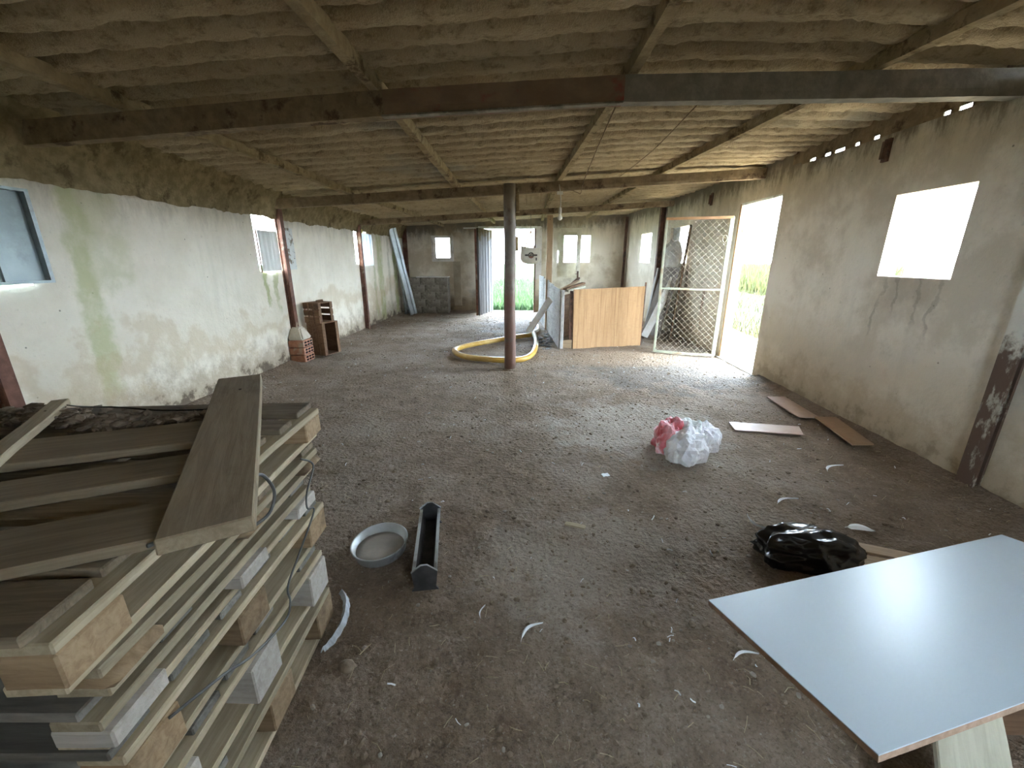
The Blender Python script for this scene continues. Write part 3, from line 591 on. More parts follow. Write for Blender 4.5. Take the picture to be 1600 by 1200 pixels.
MT['bagred'] = simple('red_printed_film', (.66, .10, .12), (.80, .42, .46), 9, .4, 0, 0, c3=(.85, .72, .76), spec=.5); MT['bagwhite'] = simple('white_film', (.78, .78, .82), (.88, .88, .90), 6, .4, 0, 0, c3=(.70, .66, .66), spec=.5)
MT['baggreen'] = simple('pale_green_film', (.74, .80, .80), (.86, .88, .88), 6, .4, 0, 0, c3=(.35, .58, .52), spec=.5)
for (x, y_, rx, ry, rz2, sd_, m_) in ((1.13, 3.06, .115, .10, .15, 1., 'bagred'), (1.20, 2.90, .13, .10, .13, 4., 'bagwhite'), (1.27, 3.06, .09, .09, .15, 9., 'baggreen'), (1.39, 3.06, .11, .08, .12, 7., 'bagwhite')):
    o = crumple('bag_fold', (x, y_, fz(x, y_) + .045), (rx, ry, rz2), 4, .5, MT[m_], sd_, -.45, True); o.rotation_euler = (0, 0, sd_); adopt(o, e)
o = crumple('black_bag', (1.40, 1.80, .05), (.19, .105, .10), 5, .38, MT['black'], 2.3, -.55); o.rotation_euler = (0, 0, -.12); tag(o, 'crumpled shiny black plastic bag beside the ochre planks', 'plastic bag')
tag(board('dark_shard', MT['rustdark'], (.13, .05, .02), (1.48, 2.03, .02), (0, 0, -.35)), 'small dark shard on the floor just behind the black bag', 'shard')
# ------------------------------------------------------------------ drinker pan and feed trough
MT['zinc'] = simple('worn_zinc', (.50, .53, .54), (.60, .63, .64), 9, .42, .6, .1, c3=(.30, .29, .27))
MT['silt'] = simple('dried_grey_silt', (.42, .39, .345), (.52, .48, .43), 9, .8, 0, .2)
def lathe(name, prof, n, mat, parent=None, loc=(0, 0, 0), smooth=True):
    v = [(r * math.cos(2 * math.pi * j / n), r * math.sin(2 * math.pi * j / n), z_) for r, z_ in prof for j in range(n)]; f = []
    for i in range(len(prof) - 1):
        for j in range(n): f.append((i * n + j, i * n + (j + 1) % n, (i + 1) * n + (j + 1) % n, (i + 1) * n + j))
    o = link(name, mesh(name, v, f), mat, None, smooth); o.location = loc
    if parent is not None: adopt(o, parent)
    return o
e = empty('drinker_pan', (-.745, 1.775, .012), 'round metal pan with dried grey silt, beside the feed trough', 'pan')
z0 = fz(-.745, 1.775) + .004
pn = lathe('pan', [(.001, .0), (.115, .0), (.133, .052), (.139, .056), (.143, .052), (.137, .050), (.126, -.002), (.118, -.008), (.001, -.008)][::-1], 48, MT['zinc'], None, (-.745, 1.775, z0 + .008)); pn.rotation_euler = (.06, -.05, 0); pn.location.z += .006; adopt(pn, e)
lathe('silt', [(.001, .026), (.085, .027), (.118, .023), (.124, .012)][::-1], 36, MT['silt'], e, (-.745, 1.775, z0 + .008))
e = empty('feed_trough', (-.50, 1.77, .01), 'long narrow metal feed trough with peaked end plates', 'trough')
MT['troughdark'] = simple('dark_trough', (.055, .05, .045), (.10, .09, .08), 12, .6, .3, .1)  # near-black tone over the whole body
ang = math.atan2(.49, -.085); L_ = .50; Tm = Matrix.Translation((-.497, 1.77, .012)) @ Matrix.Rotation(ang, 4, 'Z')   # local x = length
def tr(vs): return [tuple(Tm @ Vector(p)) for p in vs]
w2 = .052; v = []
for x in (-L_ / 2, L_ / 2): v += [(x, -w2, .085), (x, -.030, .012), (x, .030, .012), (x, w2, .085), (x, w2 - .004, .085), (x, .027, .016), (x, -.027, .016), (x, -w2 + .004, .085)]
f = [(j, (j + 1) % 8, 8 + (j + 1) % 8, 8 + j) for j in range(8)]; link('body', mesh('body', tr(v), f), MT['troughdark'], e)
for s_ in (-1, 1):
    t = MB(); t.add(tr(boxv(-L_ / 2, L_ / 2, s_ * w2 - (.011 if s_ > 0 else .004), s_ * w2 + (.004 if s_ > 0 else .011), .083, .089)), BOXF); t.build('rim', MT['zinc'], e)
MT['plate'] = simple('dark_zinc_plate', (.07, .07, .072), (.12, .12, .122), 14, .45, .6, .1)
for x in (-L_ / 2, L_ / 2):
    pr = [(-.060, -.008), (-.048, .012), (-.052, .035), (-.058, .092), (-.014, .128), (.014, .128), (.058, .092), (.052, .035), (.048, .012), (.060, -.008)]; n = len(pr)
    v = [(x - .003, a, b) for a, b in pr] + [(x + .003, a, b) for a, b in pr]; f = [tuple(range(n)), tuple(range(2 * n - 1, n - 1, -1))] + [(j, n + j, n + (j + 1) % n, (j + 1) % n) for j in range(n)]
    pl = link('end_plate', mesh('end_plate', tr(v), f), MT['plate'], e)
    t = MB(); q = [tuple(Tm @ Vector((x, a, b))) for a, b in pr[3:7]]; t.tube(q, .0042, 5); t.build('plate_edge', MT['zinc'], pl)
# ------------------------------------------------------------------ boards by the right wall, plastic strip
MT['pinkboard'] = simple('pink_beige_hardboard', (.42, .30, .235), (.50, .37, .295), 5, .5, 0, .05)
MT['tanboard'] = simple('tan_hardboard', (.33, .215, .135), (.40, .27, .175), 5, .6, 0, .05)
def flat(name, pts, mat, label, th=.010, cat='board'):
    z_ = max(fz(*p) for p in pts) + .004; v = [(a, b, z_) for a, b in pts] + [(a, b, z_ + th) for a, b in pts]; me = mesh(name, v, BOXF); bm = bmesh.new(); bm.from_mesh(me); bmesh.ops.recalc_face_normals(bm, faces=bm.faces[:]); bm.to_mesh(me); bm.free()
    return tag(link(name, me, mat), label, cat)
flat('hardboard_sheet', [(2.53, 3.73), (2.72, 3.735), (2.755, 4.34), (2.56, 4.335)], MT['pinkboard'], 'pinkish board lying by the right wall, farther of the two')
flat('hardboard_sheet', [(1.80, 3.41), (2.33, 3.33), (2.40, 3.51), (1.83, 3.60)], MT['pinkboard'], 'pinkish shiny board lying out on the dirt away from wall')
flat('hardboard_sheet', [(2.56, 3.10), (2.735, 3.115), (2.845, 3.70), (2.66, 3.71)], MT['tanboard'], 'tan board lying by the right wall, nearer of the two')
# ------------------------------------------------------------------ hose and white planks
k = M('yellow_hose'); c = k.mix(k.rng(k.noise(3, 4), .5, .62), (.50, .30, .055), (.60, .40, .12)); MT['hose'] = k.out(c, .42, 0, .5)
MT['hosepale'] = simple('pale_hose', (.62, .60, .50), (.70, .68, .58), 6, .5, 0, .05)
e = empty('yellow_hose', (-.5, 6.6, 0), 'thick yellow hose lying in a loop around the pole foot', 'hose')
hp = [(.07, 7.9, .05), (.0, 7.80, .05), (-.13, 7.72, .05), (-.55, 7.30, .05), (-.93, 6.90, .05), (-1.12, 6.60, .05), (-1.15, 6.33, .055), (-.95, 6.0, .05), (-.60, 5.83, .05), (-.28, 5.79, .05), (-.05, 5.90, .05), (.07, 6.25, .05), (.12, 6.75, .05)]
t = MB(); t.tube(smooth_path(hp, 7), .042, 12); t.build('hose_tube', MT['hose'], e, True)
t = MB(); t.tube(smooth_path([(.12, 6.74, .05), (.135, 7.0, .06), (.135, 7.25, .09), (.10, 7.55, .13)], 7), .04, 12); t.build('hose_end', MT['hosepale'], e, True)
wire('pale_hose', [(.05, 9.5, .05), (.14, 9.35, .05), (.20, 9.0, .05), (.21, 8.6, .05), (.17, 8.3, .05), (.10, 8.15, .05)], .035, MT['hosepale'], 'short pale curved hose piece by the plank pen', 'hose', 10)
tag(bar('white_plank', MT['whiteplank'], (-.02, 8.15, .02), (.385, 7.62, .74), .12, .022, up=(-.3, -1, .3)), 'white plank leaning on the grey side of the pen', 'plank')
# ------------------------------------------------------------------ pen
e = empty('animal_pen', (1.2, 7.2, 0), 'low pen with orange plywood front and grey plank side', 'pen')
pa, pb = Vector((.742, 6.842, 0)), Vector((1.929, 7.154, 0)); d = (pb - pa).normalized(); q = Vector((-d.y, d.x, 0)) * .018
v = [pa + Vector((0, 0, -.01)), pb + Vector((0, 0, -.01)), pb + q + Vector((0, 0, -.01)), pa + q + Vector((0, 0, -.01)), pa + Vector((-.02, 0, .965)), pb + Vector((-.002, 0, 1.0)), pb + q + Vector((-.002, 0, 1.0)), pa + q + Vector((-.02, 0, .965))]
link('front_panel', mesh('front_panel', v, BOXF), MT['osb'], e)
for (a, b, zt) in (((.505, 6.80), (.45, 7.75), .965), ((.45, 7.77), (.405, 8.38), .99), ((.40, 8.40), (.33, 9.25), 1.03), ((.33, 9.27), (.25, 10.2), 1.06)):
    o = bar('side_panel', MT['plankgrey'], (a[0], a[1], zt / 2), (b[0], b[1], zt / 2), zt, .018, e, up=(1, 0, 0), warp=.006)
bar('corner_post', MT['plankgrey'], (.545, 6.80, 0), (.545, 6.80, .96), .05, .05, e, up=(1, 0, 0))
bar('corner_post', MT['rustdark'], (.70, 6.90, 0), (.69, 6.90, .94), .07, .05, e, up=(1, 0, 0))
bar('corner_post', MT['rustdark'], (1.94, 7.2, 0), (1.945, 7.2, 1.06), .025, .025, e, up=(1, 0, 0))
bar('rear_panel', MT['crate'], (.56, 7.5, .40), (.95, 8.6, .40), .8, .02, e, up=(-1, .3, 0))
bar('foot_board', MT['block'], (.53, 6.81, .08), (.72, 6.85, .08), .14, .02, e, up=(0, 1, 0))
for i, (a, b, m_, wd, lb) in enumerate((((.60, 7.35, .90), (.92, 8.0, 1.09), 'rustdark', .05, 'dark topmost stick across the pen corner'), ((.55, 7.25, .93), (.90, 7.8, 1.05), 'ochre', .07, 'tan board across the pen corner, upper one'), ((.60, 7.1, .95), (.95, 7.5, 1.03), 'crate', .08, 'dark brown board across the pen corner under the tan one'), ((.62, 7.0, .93), (.93, 7.25, .985), 'palewood', .08, 'pale short board across the pen corner, lowest one'))):
    tag(bar('wood_offcut', MT[m_], a, b, wd, .03), lb, 'board', 'offcuts lying on the pen corner')
clods('rubble', [(.42 - .22 * abs(random.gauss(0, .6)), 7.5 + random.gauss(0, .35), fz(.3, 7.5)) for _ in range(160)], simple('grey_rubble', (.16, .16, .165), (.30, .30, .31), 10, .8), 'dark grey rubble against the foot of the plank side', 'rubble', (.012, .05))
tag(board('brown_board', MT['crate'], (.16, .14, .30), (2.10, 8.1, .50), (0, 0, .2)), 'brown board end beside the plywood panel', 'board')
bpy.data.objects['brown_board'].location.z = .15 + fz(2.1, 8.1)
# ------------------------------------------------------------------ wire gate
MT['gateiron'] = simple('pale_green_angle_iron', (.30, .31, .23), (.38, .38, .28), 9, .6, .1, .1, c3=(.30, .20, .12))
MT['gaterust'] = simple('orange_gate_iron', (.36, .20, .10), (.44, .26, .14), 9, .65, .1, .1)
ga, gb = Vector((1.997, 6.557, .035)), Vector((2.80, 6.285, .035)); gd = (gb - ga); GW = gd.length; gd.normalize(); gq = Vector((-gd.y, gd.x, 0)); GH = 1.955
e = empty('wire_gate', ga, 'open wire mesh gate with pale iron frame', 'gate')
def gp(u, z_, o=0): return tuple(ga + gd * u + gq * o + Vector((0, 0, z_)))
bar('stile', MT['gateiron'], gp(0, 0), gp(.0, GH), .035, .03, e, up=gq); bar('stile', MT['gateiron'], gp(GW, 0), gp(GW, GH), .05, .03, e, up=gq)
bar('rail', MT['gaterust'], gp(-.017, GH), gp(GW + .02, GH), .035, .03, e, up=gq); bar('rail', MT['gateiron'], gp(0.01, .97), gp(GW, .97), .028, .02, e, up=gq); bar('rail', MT['gateiron'], gp(-.017, 0), gp(GW + .02, 0), .035, .03, e, up=gq)
t = MB(); sp = .088
for z0, z1 in ((.01, .965), (.975, GH)):
    h = z1 - z0
    for sg in (1, -1):
        c = -h
        while c < GW + h:
            pts = []          # line u = c + sg*(z) clipped
            ua, ub = (c, c + h); lo, hi = max(0, c), min(GW, c + h)
            if hi - lo > .02:
                zz = lambda u: (u - c) if sg > 0 else h - (u - c)
                t.tube([gp(lo, z0 + zz(lo), .004 * sg), gp(hi, z0 + zz(hi), .004 * sg)], .0017, 4, cap=False)
            c += sp
tag(t.build('wire_mesh', simple('galvanised_mesh_wire', (.36, .31, .23), (.44, .38, .29), 9, .5, .2, 0), e), kind='stuff')
t = MB(); t.tube([gp(GW - .06 + .028 * math.cos(a), GH - .28 + .05 * math.sin(a), -.03) for a in [i * .7 for i in range(10)]], .005, 5); t.build('latch_wire', MT['gateiron'], e)
# things behind the gate
def wallpt(y_, z_, d=0.): return (xr(y_) - d, y_, z_)
MT['brownsheet'] = simple('muddy_brown_board', (.12, .095, .075), (.18, .15, .12), 4, .9, 0, .3, c3=(.08, .06, .045))
o = bar('leaning_board', MT['brownsheet'], (2.42, 8.32, .0), (xr(8.32) - .05, 8.32, 1.36), 1.05, .02, None, up=(-1, 0, .3)); tag(o, 'muddy brown board leaning on right wall behind the wire gate', 'board')
bar('leaning_batten', MT['crate'], (2.62, 7.74, .0), (xr(7.78) - .03, 7.78, 2.0), .06, .03, None, up=(-1, 0, .1)); tag(bpy.data.objects['leaning_batten'], 'tall thin brown batten leaning beside the muddy board', 'batten')
tag(bar('white_plank', MT['whiteplank'], (2.20, 7.92, .015), (xr(8.1) - .10, 8.08, 1.09), .13, .025, None, up=(-.2, -1, .2)), 'white plank leaning diagonally behind the wire gate', 'plank')
tag(bar('grey_plank', MT['plankgrey'], (2.50, 9.0, .015), (2.66, 9.02, 1.25), .12, .025, None, up=(-1, 0, .1)), 'grey upright plank leaning by the dark wall post', 'plank')
o = crumple('dusty_sack', (xr(8.5) - .085, 8.3, 1.50), (.06, .42, .22), 4, .35, simple('dusty_sack_cloth', (.30, .27, .235), (.42, .39, .34), 6, .95), 3.7, -1); tag(o, 'dusty grey sack stuffed in the window behind the gate', 'sack')
e2 = MB(); e2.box(xr(8.3) + .02, xr(8.3) + .05, 8.34, 8.72, 1.36, 2.0); tag(e2.build('window_board', MT['plankgrey']), 'board half closing the window behind the gate', 'board')
# ------------------------------------------------------------------ far end: corrugated door leaf, block tank, metal profiles, old door
k = M('white_fibre_cement'); s = k.sep(); c = k.mix(k.rng(k.noise(4, 5, v=k.map((3, 3, .5))), .4, .7), (.27, .27, .28), (.34, .34, .345)); c = k.mix(k.rng(k.math('ADD', s[2], k.rng(k.noise(6), .2, .8, -.2, .2)), 1.8, 2.1), c, (.20, .165, .10)); MT['fibre'] = k.out(c, .8)
o = corr('corrugated_panel', 1.06, 2.14, MT['fibre'], .20, .045); o.location = (-1.16, 11.33, .02); o.rotation_euler = (0, 0, math.radians(-14.5)); tag(o, 'tall off white corrugated panel standing open at the far doorway', 'panel')
tag(bar('panel_batten', MT['rust'], (-1.335, 10.84, .02), (-1.335, 10.84, 2.13), .05, .04, None, up=(0, 1, 0)), 'red brown batten along the edge of the corrugated panel', 'batten')
e = empty('block_tank', (-2.7, 11.45, 0), 'low grey block built trough against the far wall', 'trough')
for r_ in range(5):
    xx = -3.20 + (.0 if r_ % 2 else -.12); z_ = .19 * r_
    while xx < -2.2:
        x1 = min(-2.17, xx + .40); x0_ = max(-3.22, xx)
        if x1 - x0_ > .05:
            o = board('block', MT['concrete'], (x1 - x0_ - .012, .20, .178), ((x0_ + x1) / 2, 11.42 + U(-.006, .006), z_ + .093), (0, 0, 0), e, bev=.008, warp=.003)
        xx += .40
MB().box(-3.21, -2.18, 11.328, 11.66, .005, .945).build('mortar', MT['concrete'], e)
MB().box(-3.0, -2.16, 11.31, 11.68, .952, .972).build('cap', MT['frame'], e)
tag(MB().box(-2.06, -1.86, 11.66, 11.70, .18, 1.36).build('wall_patch', simple('tan_plaster', (.40, .34, .25), (.48, .42, .32), 5, .95)), 'pale tan plaster patch on the far wall below the window', 'patch')
def profile(name, a, b, wd, mat, label, turn):
    a = Vector(a); b = Vector(b); ax = (b - a).normalized(); u = Vector(turn); u = (u - ax * u.dot(ax)).normalized(); n_ = ax.cross(u); pr = [(-.5, .03), (-.42, 0), (-.17, 0), (-.10, .035), (.10, .035), (.17, 0), (.42, 0), (.5, .03)]; v = []
    for p in (a, b):
        v += [p + u * (x * wd) + n_ * y_ for x, y_ in pr] + [p + u * (x * wd) + n_ * (y_ - .004) for x, y_ in reversed(pr)]
    n = 16; f = [(i, (i + 1) % n, n + (i + 1) % n, n + i) for i in range(n)] + [tuple(range(n)), tuple(range(2 * n - 1, n - 1, -1))]
    return tag(link(name, mesh(name, v, f), mat), label, 'metal strip')
profile('metal_profile', (-3.03, 10.98, .02), (-3.29, 10.50, 2.13), .20, MT['galv'], 'long bright galvanised strip leaning in the far left corner', (.8, .6, 0))
profile('metal_profile', (-3.24, 11.10, .02), (-3.31, 10.95, 1.75), .16, MT['galvdull'], 'shorter dull metal strip leaning behind the bright one', (.3, .9, 0))
# old glazed door
MT['cream'] = simple('cream_door_paint', (.62, .58, .46), (.70, .66, .54), 6, .55, 0, .1, c3=(.5, .45, .34))
e = empty('old_door', (.96, 11.35, 0), 'old cream door with glass pane leaning at the far wall', 'door')
yy = 11.36
for n_, b_ in (('stile', (.62, .72, 0, 2.18)), ('stile', (1.22, 1.33, 0, 2.18)), ('rail', (.72, 1.22, 2.08, 2.18)), ('rail', (.72, 1.22, .80, .95)), ('rail', (.72, 1.22, 0, .2))):
    MB().box(b_[0], b_[1], yy - .02, yy + .02, b_[2], b_[3]).build(n_, MT['cream'], e)
MB().box(.72, 1.22, yy - .008, yy + .008, .2, .8).build('lower_panel', MT['cream'], e)
for z_ in (.34, .5, .66): MB().box(.74, 1.20, yy - .018, yy - .008, z_, z_ + .05).build('slat', MT['cream'], e)
MB().box(.72, 1.22, yy - .003, yy + .003, .95, 2.08).build('pane', MT['glass'], e)
t = MB(); t.box(1.255, 1.295, yy - .028, yy - .02, .92, 1.12); t.tube([(1.275, yy - .028, 1.05), (1.275, yy - .06, 1.05), (1.20, yy - .065, 1.05)], .008, 6); t.build('handle', MT['rustdark'], e)
t = MB(); t.tube([(-1.72, 11.45, 2.19), (.30, 11.45, 2.215)], .016, 8); tag(t.build('pipe', MT['frame']), 'thin white pipe running above the far doorway', 'pipe')
# ------------------------------------------------------------------ crates
def crate(label, x0, x1, y0, y1, z0, z1, rz, ns, seed, gap=.03):
    rnd = random.Random(seed); cx, cy = (x0 + x1) / 2, (y0 + y1) / 2; e = empty('wooden_crate', (cx, cy, z0), label, 'crate', 'fruit crates by the left wall', rz=rz)
    w_, d_, h = x1 - x0, y1 - y0, z1 - z0; T = Matrix.Translation((cx, cy, 0)) @ Matrix.Rotation(rz, 4, 'Z')
    def B(name, a, b, c):
        o = MB().add([tuple(T @ Vector(p)) for p in boxv(a[0], a[1], b[0], b[1], c[0], c[1])], BOXF).build(name, MT['crate'], e); bevel_mesh(o.data, .002); return o
    t = .011
    for i in range(ns):     # slats: both sides and the back run horizontally; open towards +x
        a = z0 + h * i / ns + gap / 2 * (i > 0); b = z0 + h * (i + 1) / ns - gap / 2 * (i < ns - 1)
        for s_ in (-1, 1): B('slat', (-w_ / 2, w_ / 2), (s_ * d_ / 2 - (t if s_ > 0 else 0), s_ * d_ / 2 + (0 if s_ > 0 else t)), (a, b))
        B('slat', (-w_ / 2, -w_ / 2 + t), (-d_ / 2 + t, d_ / 2 - t), (a, b))
    B('end_board', (-w_ / 2, w_ / 2), (-d_ / 2 + t, d_ / 2 - t), (z0, z0 + t)); B('end_board', (-w_ / 2, w_ / 2), (-d_ / 2 + t, d_ / 2 - t), (z1 - t, z1))
    for sx in (-1, 1):
        for sy in (-1, 1): B('batten', (sx * w_ / 2 - .018 * (sx > 0) - .0, sx * w_ / 2 + .018 * (sx < 0)), (sy * d_ / 2 + (-.045 if sy > 0 else 0) - sy * t, sy * d_ / 2 + (0 if sy > 0 else .045) - sy * t), (z0 + t, z1 - t))
    for s_ in (-.16, .16): B('batten', (s_ * w_ - .012, s_ * w_ + .012), (-d_ / 2 - .008, -d_ / 2), (z0, z1))
    return e
crate('lower wooden crate standing on the floor by the left wall', -3.325, -3.025, 6.115, 6.445, .02, .515, -.30, 1, 1, 0)
crate('upper wooden crate with slatted sides, on top of the other crate', -3.325, -3.045, 6.085, 6.385, .517, .815, -.27, 3, 2, .022)
tag(board('wood_offcut', MT['crate'], (.10, .06, .035), (-3.10, 6.14, .838), (0, -.15, .5)), 'small wood offcut on top of the upper crate', 'offcut')
# brick pier under the post
MT['brick'] = simple('hollow_clay_brick', (.34, .15, .09), (.46, .23, .14), 14, .9, 0, .4, c3=(.42, .33, .24))
e = empty('brick_pier', (-3.28, 5.80, 0), 'hollow clay brick pier capped with mortar under the steel post', 'pier')
for i in range(3):
    z0 = .02 + i * .105; o = MB().box(-3.395, -3.175, 5.67, 5.93, z0, z0 + .095); o = o.build('brick', MT['brick'], e); bevel_mesh(o.data, .006)
    for j in range(3):
        for q in range(2):
            yy = 5.70 + j * .075; zz = z0 + .015 + q * .038; MB().box(-3.18, -3.172, yy, yy + .055, zz, zz + .026).build('hollow', MT['black'], o)  # black boxes on the brick face stand in for the shade inside holes
v = [(-3.40, 5.66, .335), (-3.17, 5.66, .335), (-3.17, 5.94, .335), (-3.40, 5.94, .335), (-3.40, 5.77, .50), (-3.26, 5.78, .50), (-3.26, 5.91, .50), (-3.40, 5.92, .50)]; o = link('mortar_cap', mesh('mortar_cap', v, BOXF), simple('tan_mortar', (.46, .40, .31), (.56, .50, .40), 8, .95), e); bevel_mesh(o.data, .02, 2)
# ------------------------------------------------------------------ hanging things
k = M('canvas_bag'); MT['canvas'] = k.out(k.mix(k.rng(k.noise(6, 4), .4, .7), (.62, .56, .44), (.72, .66, .54)), .9)
MT['print'] = simple('dark_print', (.10, .085, .07), (.15, .12, .10), 9, .9, bump=0); MT['printred'] = simple('brown_red_print', (.30, .13, .09), (.36, .17, .12), 9, .9, bump=0)
HB_ = (.0, 8.62); e = empty('tote_bag', (.02, 8.62, 1.34), 'pale canvas tote bag hanging from the far beam', 'bag')
def bagpt(u, z_, s_):      # u -1..1 across, z 0..1
    wd = .205 * (1 - .10 * z_) * (1 - .35 * (max(0, .3 - z_) / .3) ** 2); th = (.075 * (1 - z_) + .02) * math.sqrt(max(0, 1 - u * u)); return (.02 + wd * u, 8.62 + s_ * th, 1.335 + .31 * z_ + .012 * u * u - .02 * z_ * u)
v = []; f = []; n = 20; mz = 10
for j in range(mz + 1):
    for i in range(n): a = 2 * math.pi * i / n; v.append(bagpt(math.cos(a), j / mz, math.sin(a)))
for j in range(mz):
    for i in range(n): f.append((j * n + i, j * n + (i + 1) % n, (j + 1) * n + (i + 1) % n, (j + 1) * n + i))
f.append(tuple(range(n - 1, -1, -1))); link('bag_body', mesh('bag_body', v, f), MT['canvas'], e, True)
def disc(name, cx, cz, r, mat, yq, a0=0., a1=6.2832, n=20, sx=1.):
    v = [(cx, yq, cz)] + [(cx + r * sx * math.cos(a0 + (a1 - a0) * i / n), yq, cz + r * math.sin(a0 + (a1 - a0) * i / n)) for i in range(n + 1)]; link(name, mesh(name, v, [(0, i, i + 1) for i in range(1, n + 1)]), mat, e)
disc('printed_mark', .035, 1.50, .058, MT['print'], 8.535); 
v = [(.035 + .052 * math.cos(a), 8.533, 1.50 + .052 * math.sin(a)) for a in [math.pi + .45 + (math.pi - .9) * i / 10 for i in range(11)]]; link('printed_mark', mesh('printed_mark', v, [tuple(range(11))]), MT['printred'], e)
for q in ((.012, 1.512), (.048, 1.505), (.03, 1.533)): disc('printed_mark', q[0], q[1], .009, MT['canvas'], 8.532, n=8)
for q in ((-.085, -.02), (.085, .155)): MB().box(q[0], q[1], 8.538, 8.541, 1.485, 1.518).build('printed_mark', MT['print'], e)
MB().box(.125, .15, 8.545, 8.548, 1.40, 1.455).build('printed_mark', MT['print'], e)
for yy in (8.56, 8.67):
    t = MB(); t.tube(smooth_path([(-.09, yy, 1.63), (-.05, yy, 1.75), (.0, 8.615, 1.88), (.025, 8.62, 1.95), (.04, 8.615, 1.86), (.07, yy, 1.74), (.09, yy, 1.63)], 5), .013, 6); t.build('handle', MT['crate'], e, True)
wire('string', [(.025, 8.62, 1.93), (.024, 8.64, 2.1), (.02, 8.665, 2.26)], .004, MT['wire'], 'string holding the tote bag to the far beam', 'string')
MT['cardtan'] = simple('ochre_card', (.46, .33, .14), (.54, .40, .19), 6, .8, bump=0)
e = empty('hanging_tag', (-.17, 5.72, 1.54), 'small ochre card hanging beside the round pole', 'card')
MB().box(-.205, -.145, 5.715, 5.727, 1.535, 1.715).build('card', MT['cardtan'], e); t = MB(); t.tube([(-.175, 5.72, 1.71), (-.18, 5.73, 1.95), (-.185, 5.75, 2.235)], .003, 5); t.build('string', MT['wire'], e)
e = empty('light_bulb', (.375, 5.62, 1.92), 'white light bulb hanging on a cable from second beam', 'lamp')
MT['bulb'] = simple('bulb_glass', (.82, .80, .74), (.86, .84, .78), 4, .2, 0, 0, spec=.6); MT['cable'] = simple('pale_cable', (.50, .48, .42), (.58, .56, .50), 6, .6, bump=0)
lathe('bulb', [(.001, -.03), (.016, -.027), (.028, -.014), (.032, 0), (.028, .016), (.018, .034), (.013, .05)], 16, MT['bulb'], e, (.378, 5.62, 1.93)); lathe('socket', [(.016, 0), (.018, .03), (.016, .07), (.006, .08)], 12, MT['cable'], e, (.378, 5.62, 1.975))
t = MB(); t.tube(smooth_path([(.378, 5.62, 2.05), (.384, 5.62, 2.12), (.376, 5.62, 2.2), (.37, 5.66, 2.27), (.366, 5.75, 2.33)], 5), .006, 6); t.build('cable', MT['cable'], e, True)
MB().box(.335, .405, 5.605, 5.635, 2.20, 2.235).build('connector', MT['bulb'], e)
wire('cable', [(.52, 2.98, 2.34), (.56, 4.2, 2.30), (.60, 5.2, 2.26), (.63, 5.68, 2.22), (.58, 5.72, 2.24), (.42, 5.73, 2.30), (.37, 5.73, 2.33)], .005, MT['beamdust'], 'long cable sagging under the roof to the light bulb', 'cable')
wire('cable', [(1.05, 3.0, 2.38), (1.08, 4.2, 2.36), (1.10, 5.76, 2.41)], .004, MT['beamdust'], 'thin straight wire under the roof right of the bulb', 'cable')
t = MB()
for i in range(14):
    x = U(-.06, .25); t.tube([(x, 5.74, 2.27), (x + U(-.01, .01), 5.735, 2.27 - U(.06, .22))], .0018, 4, cap=False)
tag(t.build('web_strands', MT['dust']), 'dusty web strands hanging from the second beam by the pole', 'cobweb', kind='stuff')

# ------------------------------------------------------------------ floor litter
BLOCK = lambda x, y_: (x < -.72 and y_ < 1.6)
def spots(n, bias=1.4, y0=.3, y1=11.4):
    out = []
    while len(out) < n:
        y_ = y0 + (y1 - y0) * R() ** bias; x = U(-3.3, xr(y_) - .05)
        if not BLOCK(x, y_) and noise.noise(Vector((x * .8, y_ * .8, 4))) > -.55 + .3 * R(): out.append((x, y_, fz(x, y_)))
    return out
clods('dirt_clods', spots(5600, 1.5), MT['clod'], 'small dirt clods scattered over the whole floor', 'dirt', (.0035, .017))
clods('dirt_crumbs', spots(5200, 1.2, .3, 4.2), MT['clod'], 'fine dirt crumbs strewn over the near half of the floor', 'dirt', (.002, .010))
clods('pale_pebbles', spots(1500, 1.6), simple('pale_pebble', (.27, .235, .19), (.38, .34, .28), 20, .9), 'small pale pebbles and lumps scattered over the floor', 'pebbles', (.003, .013))
def straws(name, pts, lr, wr, mat, label):
    v = []; f = []
    for p in pts:
        l = U(*lr); a = U(0, 6.28); w_ = U(*wr); dx, dy = math.cos(a), math.sin(a); k_ = U(-.12, .12) * l; z0 = p[2] + .004; n = len(v); px, py = -dy * w_, dx * w_
        c0 = (p[0] - dx * l / 2, p[1] - dy * l / 2, z0); c1 = (p[0] + px * k_ / max(w_, 1e-4), p[1] + py * k_ / max(w_, 1e-4), z0 + U(.002, .01)); c2 = (p[0] + dx * l / 2, p[1] + dy * l / 2, z0 + U(0, .012))
        for c in (c0, c1, c2): v += [(c[0] - px, c[1] - py, c[2]), (c[0] + px, c[1] + py, c[2]), (c[0], c[1], c[2] + w_ * 1.2)]
        for b in (0, 3):
            for i in range(3): f.append((n + b + i, n + b + (i + 1) % 3, n + b + 3 + (i + 1) % 3, n + b + 3 + i))
    return tag(link(name, mesh(name, v, f), mat), label, 'straw', kind='stuff')
straws('straw', spots(3200, 1.4), (.010, .055), (.0006, .0016), simple('dry_straw', (.40, .32, .19), (.54, .45, .30), 20, .8, bump=0), 'dry straw bits scattered over the dirt floor')
straws('feather_scraps', spots(420, 1.3), (.008, .032), (.0012, .0035), MT['feather'], 'tiny white feather scraps scattered over the dirt floor')
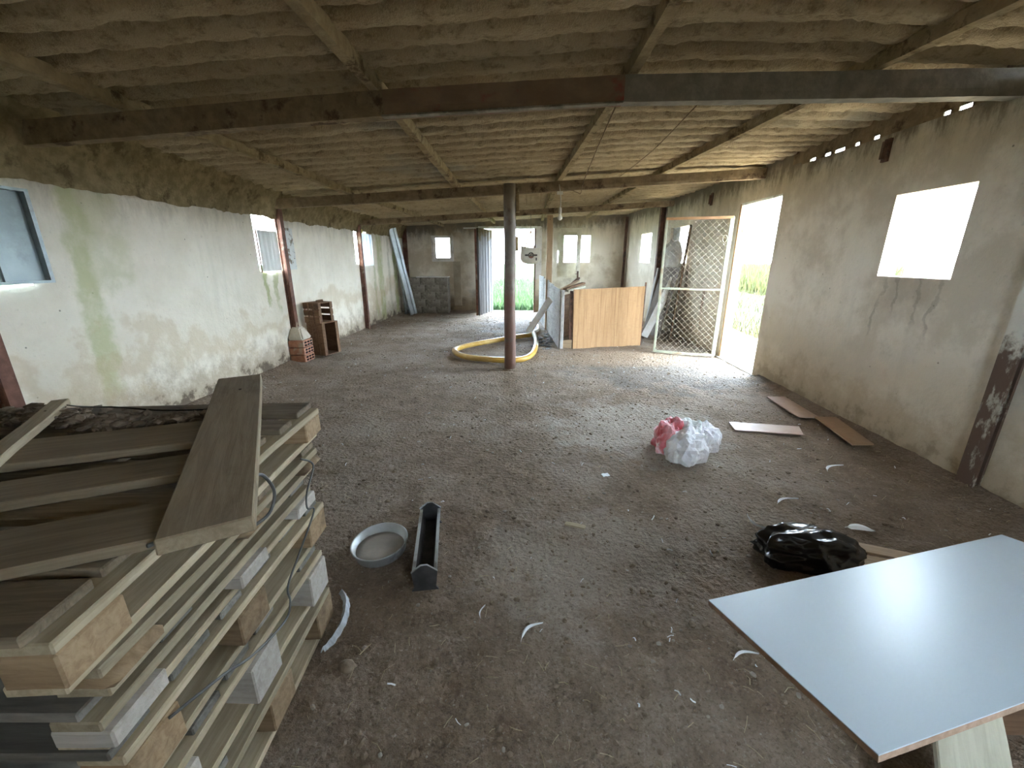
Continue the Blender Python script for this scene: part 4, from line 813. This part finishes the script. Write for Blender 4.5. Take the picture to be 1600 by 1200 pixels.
def feather(loc, l, rz, label, wd=.13):
    v = []; f = []; n = 9
    for i in range(n + 1):
        t_ = i / n; x = l * (t_ - .5); bend = .30 * l * math.sin(t_ * 3.); h = wd * l * .5 * math.sin(math.pi * min(1, t_ * .96 + .04)) ** .7 * (1 if t_ > .18 else .15); z_ = .006 + .02 * t_ * t_
        v += [(x, bend - h, z_), (x, bend, z_ + .006), (x, bend + h, z_)]
    for i in range(n):
        for j in range(2): f.append((i * 3 + j, i * 3 + j + 1, i * 3 + j + 4, i * 3 + j + 3))
    o = link('feather', mesh('feather', v, f), MT['feather']); o.location = (loc[0], loc[1], fz(*loc)); o.rotation_euler = (0, 0, rz); return tag(o, label, 'feather', 'larger white feathers on the floor')
feather((.03, 1.30), .115, .65, 'white curved feather on the dirt in the middle foreground'); feather((-.178, 1.40), .05, 1.2, 'tiny white feather left of the curved one, middle foreground')
feather((.83, 1.228), .10, .1, 'white feather on the floor near the white board corner'); feather((1.33, 2.10), .14, 2.2, 'thin white feather on the floor left of the black bag'); feather((1.85, 2.05), .13, -.5, 'white feather tuft behind the ochre planks', .5)
feather((1.62, 2.32), .15, .2, 'white feather on the floor well behind the black bag'); feather((2.20, 2.75), .16, .35, 'white feather lying in front of the tan board')
tag(board('wood_splinter', MT['edge'], (.115, .03, .012), (.275, 2.02, fz(.27, 2.02) + .008), (0, 0, -.33)), 'short pale wood piece lying in the middle of the floor', 'wood piece')
o = board('paper_scrap', simple('white_paper', (.72, .76, .80), (.8, .83, .86), 5, .8, bump=0), (.055, .035, .002), (.544, 2.593, fz(.544, 2.593) + .006), (.1, .1, .4), bev=0); tag(o, 'small white paper scrap left of the crumpled bag', 'paper')
o = crumple('stone', (-.66, 1.15, fz(-.66, 1.15)), (.03, .022, .018), 2, .3, MT['clod'], 3., -.6); tag(o, 'dark stone on the floor beside the pallet stack', 'stone')
v = []; f = []
k_ = smooth_path([(-.80, 1.44, .05), (-.755, 1.38, .055), (-.735, 1.30, .04), (-.745, 1.22, .03), (-.765, 1.18, .02)], 6)
for i, p in enumerate(k_): w_ = .013 * (1 if i < len(k_) - 4 else .5) + .002 * math.sin(i * 2.1); v += [(p.x - w_, p.y, p.z), (p.x, p.y + .006, p.z + .02 + .002 * math.sin(i * 1.7)), (p.x + w_, p.y + .008, p.z - .004)]
for i in range(len(k_) - 1):
    for j in range(2): f.append((i * 3 + j, i * 3 + j + 1, i * 3 + j + 4, i * 3 + j + 3))
tag(link('plastic_strip', mesh('plastic_strip', v, f), simple('pale_film', (.34, .36, .38), (.55, .60, .64), 14, .35, bump=0)), 'twisted pale plastic strip against the foot of the pallet stack', 'plastic')
